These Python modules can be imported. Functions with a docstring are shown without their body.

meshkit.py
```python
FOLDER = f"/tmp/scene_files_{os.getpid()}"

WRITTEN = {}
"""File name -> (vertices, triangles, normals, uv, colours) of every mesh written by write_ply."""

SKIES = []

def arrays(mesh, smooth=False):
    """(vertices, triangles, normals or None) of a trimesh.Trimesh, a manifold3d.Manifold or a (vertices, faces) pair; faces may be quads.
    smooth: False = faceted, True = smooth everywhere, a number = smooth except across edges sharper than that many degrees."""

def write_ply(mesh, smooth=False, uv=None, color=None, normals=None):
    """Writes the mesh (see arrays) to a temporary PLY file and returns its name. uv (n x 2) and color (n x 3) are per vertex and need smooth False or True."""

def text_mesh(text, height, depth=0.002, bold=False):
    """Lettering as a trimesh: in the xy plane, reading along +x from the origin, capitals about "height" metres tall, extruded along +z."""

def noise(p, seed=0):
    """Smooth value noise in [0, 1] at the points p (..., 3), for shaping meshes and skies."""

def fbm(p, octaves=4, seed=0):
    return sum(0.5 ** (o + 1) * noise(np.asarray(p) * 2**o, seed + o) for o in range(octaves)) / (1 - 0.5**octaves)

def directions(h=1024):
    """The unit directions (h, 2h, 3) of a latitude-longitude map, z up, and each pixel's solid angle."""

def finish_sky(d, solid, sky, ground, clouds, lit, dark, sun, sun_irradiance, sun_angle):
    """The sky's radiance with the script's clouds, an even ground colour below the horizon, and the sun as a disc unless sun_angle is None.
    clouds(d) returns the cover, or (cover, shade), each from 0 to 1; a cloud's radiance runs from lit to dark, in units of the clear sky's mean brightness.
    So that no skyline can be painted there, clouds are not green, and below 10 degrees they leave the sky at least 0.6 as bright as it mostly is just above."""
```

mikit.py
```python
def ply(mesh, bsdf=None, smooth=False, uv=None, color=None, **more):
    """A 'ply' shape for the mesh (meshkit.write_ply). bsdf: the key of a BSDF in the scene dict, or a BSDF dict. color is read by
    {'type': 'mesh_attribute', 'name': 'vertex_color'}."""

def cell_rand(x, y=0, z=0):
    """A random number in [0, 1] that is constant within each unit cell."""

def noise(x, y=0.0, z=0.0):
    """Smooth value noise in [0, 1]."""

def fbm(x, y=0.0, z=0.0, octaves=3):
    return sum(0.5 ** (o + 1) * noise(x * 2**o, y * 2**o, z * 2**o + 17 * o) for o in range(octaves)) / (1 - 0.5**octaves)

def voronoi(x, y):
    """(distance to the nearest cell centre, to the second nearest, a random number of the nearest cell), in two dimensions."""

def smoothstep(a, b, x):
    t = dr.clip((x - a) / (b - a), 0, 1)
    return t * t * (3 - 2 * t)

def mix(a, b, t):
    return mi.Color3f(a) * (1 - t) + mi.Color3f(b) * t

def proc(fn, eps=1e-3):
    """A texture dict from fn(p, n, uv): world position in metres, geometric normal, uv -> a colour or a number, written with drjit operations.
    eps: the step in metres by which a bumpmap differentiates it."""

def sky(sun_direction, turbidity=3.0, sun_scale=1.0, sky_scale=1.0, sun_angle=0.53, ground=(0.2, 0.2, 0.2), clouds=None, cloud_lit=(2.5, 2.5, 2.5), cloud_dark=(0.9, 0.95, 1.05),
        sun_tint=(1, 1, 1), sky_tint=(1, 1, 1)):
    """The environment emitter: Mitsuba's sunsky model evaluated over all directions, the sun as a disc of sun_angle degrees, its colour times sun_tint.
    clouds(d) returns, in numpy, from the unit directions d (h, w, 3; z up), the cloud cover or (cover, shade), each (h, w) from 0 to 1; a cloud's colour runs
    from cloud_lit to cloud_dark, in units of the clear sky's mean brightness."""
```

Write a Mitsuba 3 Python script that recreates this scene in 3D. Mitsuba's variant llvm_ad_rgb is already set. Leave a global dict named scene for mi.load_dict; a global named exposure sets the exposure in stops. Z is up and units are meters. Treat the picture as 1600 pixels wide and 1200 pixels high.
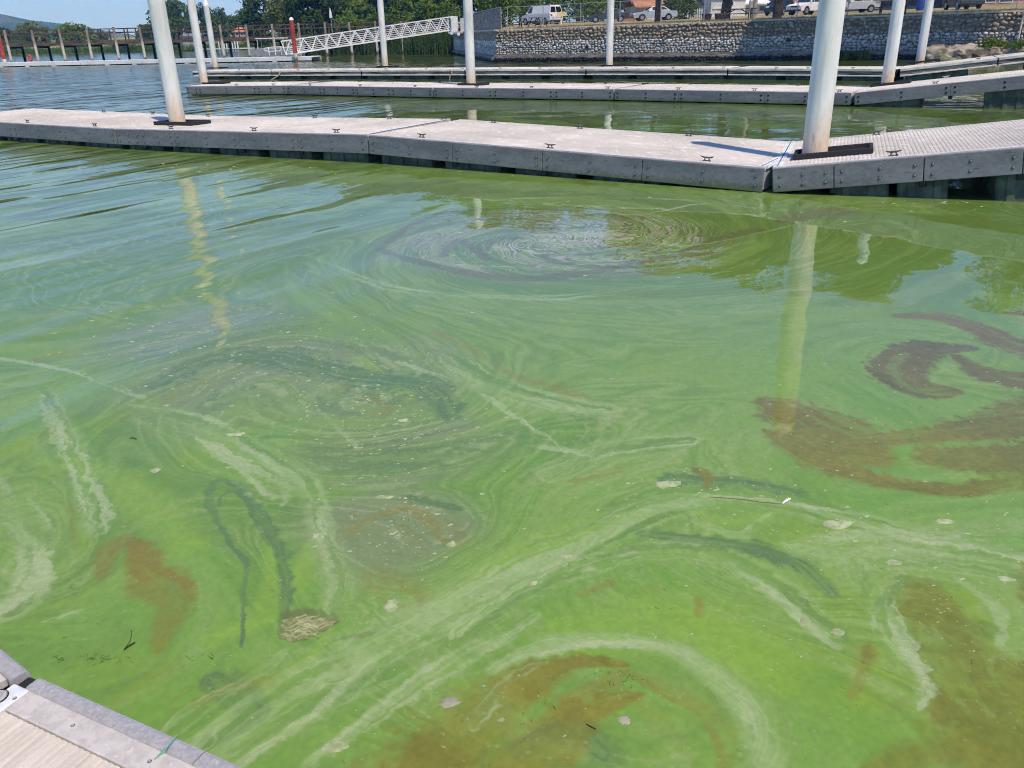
import math, random
import numpy as np
import drjit as dr
import mitsuba as mi
import trimesh, shapely
from shapely.geometry import Polygon, LineString, box as sbox
import mikit, meshkit
from mikit import proc, noise, fbm, voronoi, cell_rand, smoothstep, mix

T = mi.ScalarTransform4f
rng = np.random.default_rng(7)
scene, labels = {}, {}

# ------------------------------------------------------------------ camera, sky, exposure
CAM_H, FPX = 2.05, 1280.0
PITCH, ROLL = math.radians(23.2), math.radians(1.45)
_f = np.array([0, math.cos(PITCH), -math.sin(PITCH)])
_r0 = np.array([1.0, 0, 0]); _u0 = np.cross(_r0, _f)
_r = _r0 * math.cos(ROLL) - _u0 * math.sin(ROLL)
_u = _u0 * math.cos(ROLL) + _r0 * math.sin(ROLL)
EYE = np.array([0, 0, CAM_H])
scene['camera'] = {'type': 'perspective', 'fov': 2 * math.degrees(math.atan(800 / FPX)), 'fov_axis': 'x', 'near_clip': 0.05, 'far_clip': 20000.0,
                   'to_world': T().look_at(origin=EYE.tolist(), target=(EYE + _f).tolist(), up=_u.tolist())}
SUN = np.array([0.515 * math.cos(math.radians(57)), -0.857 * math.cos(math.radians(57)), math.sin(math.radians(57))])
scene['sky_light'] = mikit.sky(SUN.tolist(), turbidity=3.0, sky_scale=1.18, sky_tint=(.86, 1.00, 1.38))
exposure = 1.5

def ray(x, y):
    d = _f * FPX + _r * (x - 800) - _u * (y - 600)
    return d / np.linalg.norm(d)
def at(x, y, z=0.0):
    """world point at height z that was measured at pixel x, y of the 1600 x 1200 photograph"""
    d = ray(x, y)
    return EYE + d * ((z - CAM_H) / d[2])
def atY(x, y, Y):
    d = ray(x, y)
    return EYE + d * (Y / d[1])

# ------------------------------------------------------------------ mesh helpers
BOXF = np.array([[0, 1, 3, 2], [4, 6, 7, 5], [0, 4, 5, 1], [2, 3, 7, 6], [0, 2, 6, 4], [1, 5, 7, 3]])
BOXF = np.vstack([BOXF[:, [0, 1, 2]], BOXF[:, [0, 2, 3]]])
class MB:
    def __init__(s): s.v, s.f, s.n = [], [], 0
    def add(s, v, f):
        v = np.asarray(v, float); f = np.asarray(f, int)
        if f.shape[1] == 4: f = np.vstack([f[:, [0, 1, 2]], f[:, [0, 2, 3]]])
        s.v.append(v); s.f.append(f + s.n); s.n += len(v); return s
    def box(s, x0, x1, y0, y1, z0, z1):
        return s.add([[x, y, z] for x in (x0, x1) for y in (y0, y1) for z in (z0, z1)], BOXF)
    def cbox(s, x0, x1, y0, y1, z0, z1, c=.01):
        a = np.array([[x0, x1], [y0, y1], [z0, z1]]); pts = []
        for k in range(3):
            for i in np.ndindex(2, 2, 2):
                p = [a[j][i[j]] + (0 if j == k else (c if i[j] == 0 else -c)) for j in range(3)]
                pts.append(p)
        m = trimesh.convex.convex_hull(np.array(pts))
        return s.add(m.vertices, m.faces)
    def tube(s, pts, radii, n=8, cap=True):
        p = np.asarray(pts, float); radii = np.broadcast_to(radii, (len(p),))
        t = np.gradient(p, axis=0); t /= np.linalg.norm(t, axis=1, keepdims=True) + 1e-12
        ref = np.array([0, 0, 1.0]) if abs(t[0][2]) < .9 else np.array([1.0, 0, 0])
        a = np.cross(t, ref); a /= np.linalg.norm(a, axis=1, keepdims=True) + 1e-12
        b = np.cross(t, a)
        an = np.arange(n) * 2 * np.pi / n
        v = (p[:, None] + radii[:, None, None] * (np.cos(an)[None, :, None] * a[:, None] + np.sin(an)[None, :, None] * b[:, None])).reshape(-1, 3)
        i, j = np.meshgrid(np.arange(len(p) - 1), np.arange(n), indexing='ij')
        q = np.stack([i * n + j, i * n + (j + 1) % n, (i + 1) * n + (j + 1) % n, (i + 1) * n + j], -1).reshape(-1, 4)
        f = np.vstack([q[:, [0, 1, 2]], q[:, [0, 2, 3]]])
        if cap:
            k = len(v); v = np.vstack([v, p[:1], p[-1:]]); jj = np.arange(n); o = (len(p) - 1) * n
            f = np.vstack([f, np.stack([jj * 0 + k, (jj + 1) % n, jj], 1), np.stack([jj * 0 + k + 1, o + jj, o + (jj + 1) % n], 1)])
        return s.add(v, f)
    def bar(s, a, b, w, h=None, up=(0, 0, 1)):
        """rectangular bar from a to b"""
        a, b = np.asarray(a, float), np.asarray(b, float); h = h or w
        e = b - a; L = np.linalg.norm(e); e /= L
        up = np.asarray(up, float)
        if abs(e @ up) > .98: up = np.array([1.0, 0, 0])
        n = np.cross(up, e); n /= np.linalg.norm(n); q = np.cross(e, n)
        v = [a + e * (L * i) + n * (w / 2 * (2 * j - 1)) + q * (h / 2 * (2 * k - 1)) for i in (0, 1) for j in (0, 1) for k in (0, 1)]
        return s.add(v, BOXF)
    def prism(s, poly, d0, d1, axes=((1, 0, 0), (0, 0, 1), (0, 1, 0)), org=(0, 0, 0)):
        """extrude a shapely polygon (a, b) from d0 to d1 along the third axis"""
        m = trimesh.creation.extrude_polygon(poly, d1 - d0, engine='earcut')
        A = np.array(axes, float); v = np.asarray(m.vertices) + [0, 0, d0]
        f = np.asarray(m.faces)
        if np.linalg.det(A) < 0: f = f[:, ::-1]
        return s.add(v @ A + np.asarray(org, float), f)
    def mesh(s, M=None):
        v, f = np.vstack(s.v), np.vstack(s.f)
        if M is not None:
            v = v @ M[:3, :3].T + M[:3, 3]
            if np.linalg.det(M[:3, :3]) < 0: f = f[:, ::-1]
        return v, f

def frame(o, ex, ey=None, ez=None):
    M = np.eye(4); M[:3, 0] = ex; M[:3, 1] = ey; M[:3, 2] = ez; M[:3, 3] = o; return M
def rotz(o, deg):
    a = math.radians(deg); c, s_ = math.cos(a), math.sin(a)
    return frame(np.asarray(o, float), [c, s_, 0], [-s_, c, 0], [0, 0, 1])

def numbered(k):
    used = lambda q: q in scene or q in labels or any(x.startswith(q + '__') for x in scene)
    if not used(k): return k
    i = 1
    while used(f'{k}_{i:03d}'): i += 1
    return f'{k}_{i:03d}'
_count = {}
def fresh(k):
    """next free numbered key (fast)"""
    n = _count.get(k, 0); _count[k] = n + 1
    return k if n == 0 else f'{k}_{n:03d}'
def put(name, mesh, bsdf, parent=None, smooth=False, M=None, kind=None, label=None, **kw):
    if isinstance(mesh, MB): mesh = mesh.mesh(M)
    key = fresh((parent + '__' if parent else '') + name)
    scene[key] = mikit.ply(mesh, bsdf, smooth=smooth, **kw)
    if kind or label: labels[key] = {}
    if kind: labels[key]['kind'] = kind
    if label: labels[key]['label'] = label
    return key
def copy(name, src, Mx, parent=None, bsdf=None):
    key = fresh((parent + '__' if parent else '') + name)
    scene[key] = {**src, 'to_world': T(Mx)}
    return key
def thing(name, label, cat, group=None):
    key = fresh(name)
    labels[key] = {'label': label, 'category': cat}
    if group: labels[key]['group'] = group
    return key
def single(name, mesh, bsdf, label, cat, group=None, smooth=False, M=None, kind=None):
    k = put(name, mesh, bsdf, None, smooth, M)
    labels[k] = {'label': label, 'category': cat}
    if group: labels[k]['group'] = group
    if kind: labels[k]['kind'] = kind
    return k
def structure(name, mesh, bsdf, smooth=False, label=None, **kw):
    k = put(name, mesh, bsdf, None, smooth, **kw); labels[k] = {'kind': 'structure'}
    if label: labels[k]['label'] = label
    return k

# ------------------------------------------------------------------ materials
def rgb(*c): return {'type': 'rgb', 'value': list(c)}
def mat(name, color, rough=.6, spec=.5, metallic=0.0, two=True, **kw):
    c = proc(color) if callable(color) else rgb(*color)
    b = {'type': 'principled', 'base_color': c, 'roughness': rough, 'specular': spec, 'metallic': metallic, **kw}
    scene[name] = {'type': 'twosided', 'bsdf': b} if two else b
    return name
def vary(a, b, f=1.0, lo=.35, hi=.65, oct=4):
    return lambda p, n, uv: mix(a, b, smoothstep(lo, hi, fbm(p.x * f, p.y * f, p.z * f, oct)))
def deck_color(p, n, uv):
    big = fbm(p.x * .9, p.y * .9, p.z, 4)
    fine = fbm(p.x * 14, p.y * 14, p.z * 14, 3)
    c = mix((.37, .36, .335), (.50, .488, .455), smoothstep(.3, .7, big * .8 + fine * .2))
    a = (p.x * .86 - p.y * .51); b = (p.x * .51 + p.y * .86)
    st = fbm(a * .7, b * 9, 0, 3)
    c = mix(c, (.30, .265, .235), smoothstep(.58, .75, st) * .28)
    spot = noise(p.x * 9, p.y * 9, 3)
    return mix(c, (.72, .70, .67), smoothstep(.80, .86, spot) * .3)
mat('deck_plastic', deck_color, .75, .3)
def panel_color(p, n, uv):
    f = fbm(p.x * 2, p.y * 2, p.z * 6, 4); g = fbm(p.x * 25, p.y * 25, p.z * 25, 3)
    c = mix((.118, .130, .139), (.182, .196, .205), smoothstep(.3, .7, f * .6 + g * .4))
    scr = noise(p.x * 3 + p.z * 40, p.y * 3, p.z * 60)
    c = mix(c, (.22, .22, .22), smoothstep(.86, .93, scr) * .5)
    c = mix(c, (.055, .055, .055), smoothstep(.80, .9, noise(p.x * 7, p.y * 7 + 9, p.z * 30)) * .5)
    low = smoothstep(.17, .03, p.z + .10 * (g - .5))       # algae line where a panel dips to the water
    return mix(c, (.09, .11, .05), low * .8)
mat('panel_plastic', panel_color, .55, .4)
mat('trim_metal', vary((.48, .48, .47), (.58, .58, .57), 6), .4, .5)
mat('hinge_metal', vary((.52, .58, .62), (.72, .77, .80), 9), .35, .5)
mat('float_plastic', vary((.05, .065, .045), (.11, .13, .085), 5), .6, .4)
mat('rubber', (.022, .022, .026), .6, .35)
mat('bolt_steel', (.012, .012, .013), .4, .5)
mat('bolt_head', (.30, .30, .30), .35, .5, metallic=.6)
mat('cleat_iron', vary((.05, .05, .048), (.12, .11, .10), 20), .5, .5)
mat('cleat_galv', (.55, .56, .56), .4, .5)
def pile_color(p, n, uv):
    f = fbm(p.x * 5, p.y * 5, p.z * 1.2, 4); g = fbm(p.x * 30, p.y * 30, p.z * 9, 3)
    c = mix((.60, .63, .58), (.74, .76, .72), smoothstep(.3, .7, f))
    h = p.z + .45 * (fbm(p.x * 9, p.y * 9, p.z * 1.0, 3) - .5)
    rust = smoothstep(1.15, .45, h)
    c = mix(c, (.66, .50, .33), rust * .75)
    c = mix(c, (.34, .22, .13), rust * smoothstep(.58, .80, g) * .55)
    scr = smoothstep(.86, .93, noise(p.x * 55, p.y * 55, p.z * 3.2)) * smoothstep(.4, .7, noise(p.x * 4, p.y * 4, p.z * 1.5))
    c = mix(c, (.36, .33, .29), scr * .6)
    c = c * (1 - .14 * smoothstep(.45, .75, fbm(p.x * 22, p.y * 22, p.z * .7, 3)))
    return mix(c, (.10, .11, .05), smoothstep(.12, .0, p.z))
mat('pile_paint', pile_color, .45, .5)
mat('cap_white', (.74, .75, .74), .5, .4)
mat('red_paint', vary((.32, .035, .022), (.42, .07, .045), 4), .5, .4)
def wood_color(p, n, uv):
    g = fbm(p.x * 1.3, p.y * 1.3, p.z * 5, 4)
    return mix((.045, .032, .024), (.12, .095, .075), smoothstep(.3, .7, g))
mat('old_wood', wood_color, .85, .2)
def post_color(p, n, uv):
    g = fbm(p.x * 3, p.y * 3, p.z * 1.5, 4)
    low = smoothstep(2.4, 1.7, p.z + .5 * (g - .5))
    c = mix((.22, .18, .145), (.34, .29, .24), smoothstep(.3, .7, g))
    c = mix(c, (.56, .53, .48), low)
    return mix(c, (.13, .105, .07), smoothstep(.55, .2, p.z + .4 * (g - .5)))
mat('pier_post', post_color, .85, .2)
mat('tarred_wood', (.018, .018, .018), .8, .2)
mat('white_alu', (.72, .74, .75), .4, .5)
mat('float_white', vary((.60, .62, .62), (.72, .74, .74), 1), .5, .4)
mat('grey_metal', vary((.28, .29, .30), (.40, .41, .42), 3), .5, .5)
mat('black_paint', (.014, .014, .015), .5, .4)

# ------------------------------------------------------------------ water: algae in the surface, world coordinates in metres
def line(s):
    """'x,y,w x,y,w ...' measured on the photograph -> (points on the water, half widths), both in metres"""
    P, W = [], []
    for t in s.split():
        x, y, w = map(float, t.split(','))
        q = at(x, y, 0); P.append((float(q[0]), float(q[1]))); W.append(float(.5 * w * np.linalg.norm(q - EYE) / FPX))
    if len(P) > 2:                                  # a smooth curve through the measured points
        A = np.column_stack([P, W]); E = np.vstack([2 * A[0] - A[1], A, 2 * A[-1] - A[-2]]); out = []
        for i in range(1, len(E) - 2):
            for t in (0, .5):
                out.append(.5 * (2 * E[i] + (E[i + 1] - E[i - 1]) * t + (2 * E[i - 1] - 5 * E[i] + 4 * E[i + 1] - E[i + 2]) * t * t + (3 * E[i] - E[i - 1] - 3 * E[i + 1] + E[i + 2]) * t ** 3))
        A = np.vstack(out + [A[-1]]); P = [(float(a), float(b)) for a, b, _ in A]; W = [float(max(c, .004)) for c in A[:, 2]]
    return P, W
BROWN = [line(s) for s in (
    '1208,632,46 1252,652,88 1310,684,104 1352,706,80', '1330,688,50 1420,686,30 1500,672,48 1620,650,76', '1222,680,40 1285,718,64 1350,742,48 1430,758,30 1510,760,34 1620,750,50',
    '1470,714,54 1540,718,74 1650,714,96', '1408,494,18 1462,494,30 1520,508,34 1562,532,44 1630,550,60', '1510,545,24 1452,546,46 1412,562,60 1404,585,60 1434,608,46 1490,613,20',
    '1500,558,18 1550,588,46 1640,606,60', '1575,490,8 1620,492,26', '1440,922,60 1462,960,84 1480,1010,84 1502,1060,92 1540,1120,120 1580,1180,170 1640,1250,230',
    '1650,1195,90 1560,1200,90 1470,1182,48 1390,1180,44 1330,1215,40', '1560,1040,20 1600,1070,80 1650,1120,120', '1595,880,12 1610,930,40', '1370,1022,20 1360,1040,16',
    '960,1040,14 890,1038,30 830,1062,60 770,1110,110 715,1170,190 690,1230,230', '900,1120,60 860,1160,110 820,1220,140', '1000,1090,20 940,1110,50 890,1180,80',
    '150,905,16 178,862,38 210,852,44 236,890,56 272,928,54 262,975,40 240,1008,22', '225,920,44 262,935,50', '1095,735,18 1116,745,22 1114,762,8')]
FAINT = [line(s) for s in ('170,1090,8 240,1042,18 300,1036,14 380,1022,8', '100,780,14 112,850,26 98,920,16', '1015,918,24 1055,934,14', '1086,935,20 1098,962,18', '905,927,14 955,903,20', '1440,1085,30 1400,1100,40 1365,1120,24', '1365,1025,40 1352,1060,24 1340,1095,34', '960,1060,80 900,1100,90', '760,558,20 830,590,40 905,622,44 950,655,20', '180,560,10 130,548,24 60,560,16', '900,745,30 960,735,26 1010,725,10', '680,520,20 760,560,30', '530,600,20 600,640,40',
    '560,830,70 640,800,90 700,850,60', '960,1060,60 1080,1120,90 1130,1190,60', '300,1090,60 420,1060,40', '650,930,60 600,900,80', '1560,640,30 1630,640,60')]
PALE = [line(s) for s in (
    '205,632,10 262,640,22 330,662,24 400,700,26 450,735,40 495,748,34 505,800,26 508,850,22 522,905,30 518,955,26', '860,846,14 950,812,18 1035,776,18 1130,776,14 1222,786,10 1330,802,12 1450,822,14 1610,818,20',
    '240,1165,10 300,1105,14 350,1082,16 400,1052,14 445,1015,14', '330,1205,50 480,1105,70 600,1010,90 720,952,90 850,885,60 960,850,20', '480,1195,20 600,1110,30 720,1030,50 830,960,30', '735,962,10 850,900,14 985,858,16 1095,864,14 1190,915,22 1260,975,34 1300,1010,10',
    '800,1030,14 880,1012,24 960,1005,26 1050,1014,28 1125,1060,34 1170,1120,40 1195,1190,40', '1225,850,20 1300,855,70 1400,846,80 1500,858,70 1600,880,60', '1322,870,40 1345,920,46 1356,950,20',
    '1090,812,16 1130,828,22 1160,836,18 1205,806,10', '-20,600,10 60,606,14 88,640,22 110,700,20 130,760,30 156,795,44 150,830,20', '-10,745,14 20,790,40 55,850,54 62,900,60 30,940,50 -20,965,30', '60,972,8 118,958,24',
    '478,392,8 540,425,10 640,452,12 760,464,14 880,468,14 1000,456,10 1060,446,4', '600,392,5 650,402,12 720,418,14 780,412,8', '575,380,6 640,345,14 740,316,14 900,308,10 1060,312,10 1180,325,8', '760,395,6 830,376,30 900,364,36 980,372,26 1060,385,14 1150,372,8 1240,352,6',
    '700,412,6 780,418,16 880,418,14 960,400,6', '1000,400,6 1100,392,10 1180,378,10', '1190,330,6 1180,300,8', '900,330,4 1000,336,8 1080,320,10 1160,318,8', '560,1000,10 600,978,18 660,962,14', '640,985,12 690,965,16 720,955,6',
    '1380,900,8 1390,970,20 1440,1060,22 1430,1110,10', '1500,900,10 1555,950,20 1560,1010,12', '1570,890,14 1590,940,10 1610,990,10', '620,565,10 720,600,14 800,650,14 880,700,10', '850,700,20 1000,720,30 1130,735,20', '740,1130,24 800,1060,20 850,1040,10', '220,650,30 330,700,60 430,770,60',
    '500,640,6 560,700,10', '930,1000,10 860,1020,20', '0,560,10 120,580,14 220,622,8')]
DARK = [line(s) for s in ('374,1012,6 380,930,8 382,880,9 366,842,10 336,800,11 320,768,13 342,752,13 392,782,17 432,832,22 447,885,24 442,950,18 434,990,6', '345,790,5 344,776,6 362,770,6 398,802,6 428,850,7',
    '1050,750,30 1150,755,40 1250,772,24', '250,600,40 330,560,60 430,560,80 560,590,60 660,600,80 700,650,40', '1000,830,20 1130,850,40 1240,880,50 1300,930,30', '820,1170,40 900,1140,50 960,1190,50', '330,1060,40 400,1110,50 330,1150,40', '640,780,30 720,800,20')]
STREAM = [line(s) for s in ('250,1240,120 420,1110,150 600,1010,150 760,930,140 900,860,120 1020,800,80 1110,780,40', '1130,775,30 1250,795,50 1400,835,90 1520,850,90 1640,840,80', '760,1050,26 860,1010,40 960,1000,36 1060,1020,40 1140,1080,52 1190,1160,50 1210,1240,50',
    '200,630,20 330,665,50 420,715,60 490,750,50 508,820,50 525,900,60 515,960,40', '60,605,20 100,680,40 140,780,60 150,835,20', '-20,830,110 40,880,110 10,950,60', '720,990,60 860,900,70 1000,860,50 1120,870,60 1230,940,80 1310,1000,50', '860,740,60 960,700,80 1080,690,60', '700,560,60 820,620,90 940,640,60',
    '1240,860,40 1340,870,90 1480,870,100 1620,900,90', '1340,880,50 1352,930,40', '480,400,16 600,448,26 760,466,30 900,462,24 1060,440,10', '1420,900,30 1380,960,40 1440,1050,50 1450,1110,30')]
LIME = [line(s) for s in ('425,850,26 426,905,32 405,962,20', '1080,795,14 1130,812,26 1180,808,20 1230,798,10', '330,1000,30 420,960,40 470,900,40 490,850,20', '760,900,60 900,830,60 1000,800,30', '900,1000,140 1050,970,160 1180,1040,120', '560,560,30 640,620,20', '520,980,10 470,1040,30 400,1080,30', '70,720,30 200,760,70 300,850,60')]
GREYFILM = [line(s) for s in ('590,388,10 610,395,20 700,420,26 820,436,34 920,425,30 1020,405,24 1120,395,12', '600,380,14 680,335,12 760,325,6', '690,400,14 720,375,24 760,405,16', '1180,360,30 1130,372,20 1060,395,10', '-20,345,30 60,330,26 140,312,10', '445,965,16 490,958,22 522,968,14', '540,995,8 585,985,10',
    '1300,330,60 1230,345,30')]
SWIRLS = [(875, 372, 1.75, 4.2), (500, 605, 1.0, 2.7), (625, 835, .42, 2.6), (1470, 555, .6, 3.2), (1120, 830, .5, 1.8), (1010, 1010, .8, -2.2), (50, 870, .35, 3.4), (215, 930, .4, -2.4), (1480, 930, .55, -2.0), (330, 470, 1.2, -1.8), (1330, 690, .7, 2.2),
          (760, 640, .7, -2.0), (400, 800, .45, 1.5), (620, 1080, .4, 1.3), (1250, 1120, .35, 2.4), (1280, 350, .9, -2.5)]
SWIRLS = [(*at(x, y)[:2].tolist(), r, a) for x, y, r, a in SWIRLS]
REGION_GREY = [(at(480, 590)[:2].tolist(), 1.25, .85), (at(610, 820)[:2].tolist(), .45, .42), (at(620, 700)[:2].tolist(), .6, .5), (at(330, 530)[:2].tolist(), .9, .8)]
REGION_STREAK = [(at(650, 1020)[:2].tolist(), .55, .45), (at(1100, 870)[:2].tolist(), .7, .35), (at(1420, 860)[:2].tolist(), .5, .3), (at(875, 372)[:2].tolist(), 2.0, 1.5), (at(900, 690)[:2].tolist(), .8, .6), (at(40, 900)[:2].tolist(), .28, .3)]

RINGS = [(at(868, 372)[:2].tolist(), 1.85, 1.75)]
RINGCORE = [(at(930, 372)[:2].tolist(), 1.0, .62), (at(830, 385)[:2].tolist(), .6, .45)]

def capsules(x, y, lines):
    """smallest (distance / half width), and the arc length and the distance belonging to it"""
    m, arc, dist = mi.Float(99), mi.Float(0), mi.Float(0)
    for k, (P, W) in enumerate(lines):
        s0 = 3.7 * k
        for (a, b, wa, wb) in zip(P[:-1], P[1:], W[:-1], W[1:]):
            ex, ey = b[0] - a[0], b[1] - a[1]; L = math.hypot(ex, ey) + 1e-9
            t = dr.clip(((x - a[0]) * ex + (y - a[1]) * ey) / (L * L), 0, 1)
            dx, dy = x - a[0] - t * ex, y - a[1] - t * ey
            d = dr.sqrt(dx * dx + dy * dy)
            q = d / (wa + (wb - wa) * t)
            near = q < m
            sg = dr.select(ex * dy - ey * dx > 0, d, -d)
            m, arc, dist = dr.select(near, q, m), dr.select(near, s0 + t * L, arc), dr.select(near, sg, dist)
            s0 += L
    return m, arc, dist
def ellipse(x, y, regs):
    m = mi.Float(9)
    for (c, rx, ry) in regs: m = dr.minimum(m, dr.sqrt(dr.square((x - c[0]) / rx) + dr.square((y - c[1]) / ry)))
    return m
def swirl(x, y):
    for cx, cy, r, a in SWIRLS:
        dx, dy = x - cx, y - cy
        th = a * dr.exp(-(dx * dx + dy * dy) / (r * r))
        c, s = dr.cos(th), dr.sin(th)
        x, y = cx + c * dx - s * dy, cy + s * dx + c * dy
    return x, y
def water_color(p, n, uv):
    X, Y = mi.Float(p.x), mi.Float(p.y)
    dist = dr.sqrt(X * X + Y * Y)
    n1 = fbm(X * 2.2, Y * 2.2, 1, 4) - .5; n2 = fbm(X * 2.2, Y * 2.2, 5, 4) - .5
    f1 = fbm(X * 26, Y * 26, 2, 3) - .5; f2 = fbm(X * 26, Y * 26, 8, 3) - .5
    x, y = X + .11 * n1 + .022 * f1, Y + .11 * n2 + .022 * f2
    sx, sy = swirl(X + .12 * n1, Y + .12 * n2)
    a, b = sx * .80 + sy * .60, -sx * .60 + sy * .80
    st = fbm(a * .9 + .3 * n2, b * 6, 3, 5)              # streaks drawn out by the eddies
    st2 = fbm(a * 3.5 + 2 * n1, b * 20 + 3 * f1, 6, 4)
    slow = fbm(X * .55 + n1, Y * .55 + n2, 4, 3)
    grain = fbm(X * 60, Y * 60, 9, 2) - .5
    # marbling: contour bands of a twice folded noise
    wx = sx + .55 * (fbm(sx * 1.1, sy * 1.1, 21, 3) - .5); wy = sy + .55 * (fbm(sx * 1.1, sy * 1.1, 25, 3) - .5)
    vx = wx + .22 * (fbm(wx * 3.1, wy * 3.1, 31, 3) - .5); vy = wy + .22 * (fbm(wx * 3.1, wy * 3.1, 35, 3) - .5)
    v = fbm(vx * 1.15, vy * 1.15, 40, 4) + .018 * f1
    band = .5 + .5 * dr.sin(v * 62.0); band2 = .5 + .5 * dr.sin(v * 151.0 + 6 * n1)
    amount = smoothstep(.36, .66, fbm(wx * .8, wy * .8, 44, 3))
    near = smoothstep(40.0, 18.0, dist)
    green = mix((.086, .196, .026), (.110, .208, .020), smoothstep(.35, .65, slow))
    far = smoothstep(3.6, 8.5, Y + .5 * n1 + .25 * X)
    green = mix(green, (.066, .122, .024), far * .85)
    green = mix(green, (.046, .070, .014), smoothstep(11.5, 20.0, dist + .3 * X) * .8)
    q1 = fbm(vx * .9 + 7, vy * .9, 12, 5)
    green = mix(green, (.110, .215, .038), smoothstep(.52, .60, q1) * .50 * near)
    green = mix(green, (.066, .150, .026), smoothstep(.44, .36, q1) * .50 * near)
    green = mix(green, (.135, .215, .060), smoothstep(.50, .78, st) * .30 * near)
    green = mix(green, (.070, .145, .030), smoothstep(.46, .25, st) * .28)
    fine = fbm(vx * 4 + .6 * st, vy * 4, 71, 4); thread = .5 + .5 * dr.sin(fine * 120.0 + v * 60.0); hair = fbm(a * 7 + 3 * n1, b * 55 + 2 * n2, 73, 3)
    close = smoothstep(11.0, 6.0, dist)
    green = mix(green, (.150, .235, .080), thread ** 10 * close * smoothstep(.46, .64, q1 * .5 + st * .5) * .30)
    green = mix(green, (.070, .150, .030), smoothstep(.42, .28, hair) * close * .08)
    green = mix(green, (.140, .225, .070), smoothstep(.60, .74, hair) * close * .10)
    green = mix(green, (.145, .225, .070), band ** 8 * amount * near * (.20 + .30 * band2))
    green = mix(green, (.058, .128, .026), (1 - band) ** 5 * amount * near * .36)
    # grey green, flecked films
    g = smoothstep(1.25, .55, ellipse(x, y, REGION_GREY) + .5 * n1 + .5 * (q1 - .5))
    col = mix(green, (.105, .158, .062), g * (.40 + .45 * smoothstep(.35, .6, v)))
    col = mix(col, (.060, .108, .040), g * smoothstep(.50, .33, st2 * .6 + v * .4) * .55)
    col = mix(col, (.200, .260, .120), g * smoothstep(.55, .72, st2 * .7 + band * .25) * .36)
    # the ringed scum by the dock
    e = ellipse(x, y, RINGS); rg = smoothstep(1.12, .78, e)
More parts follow.
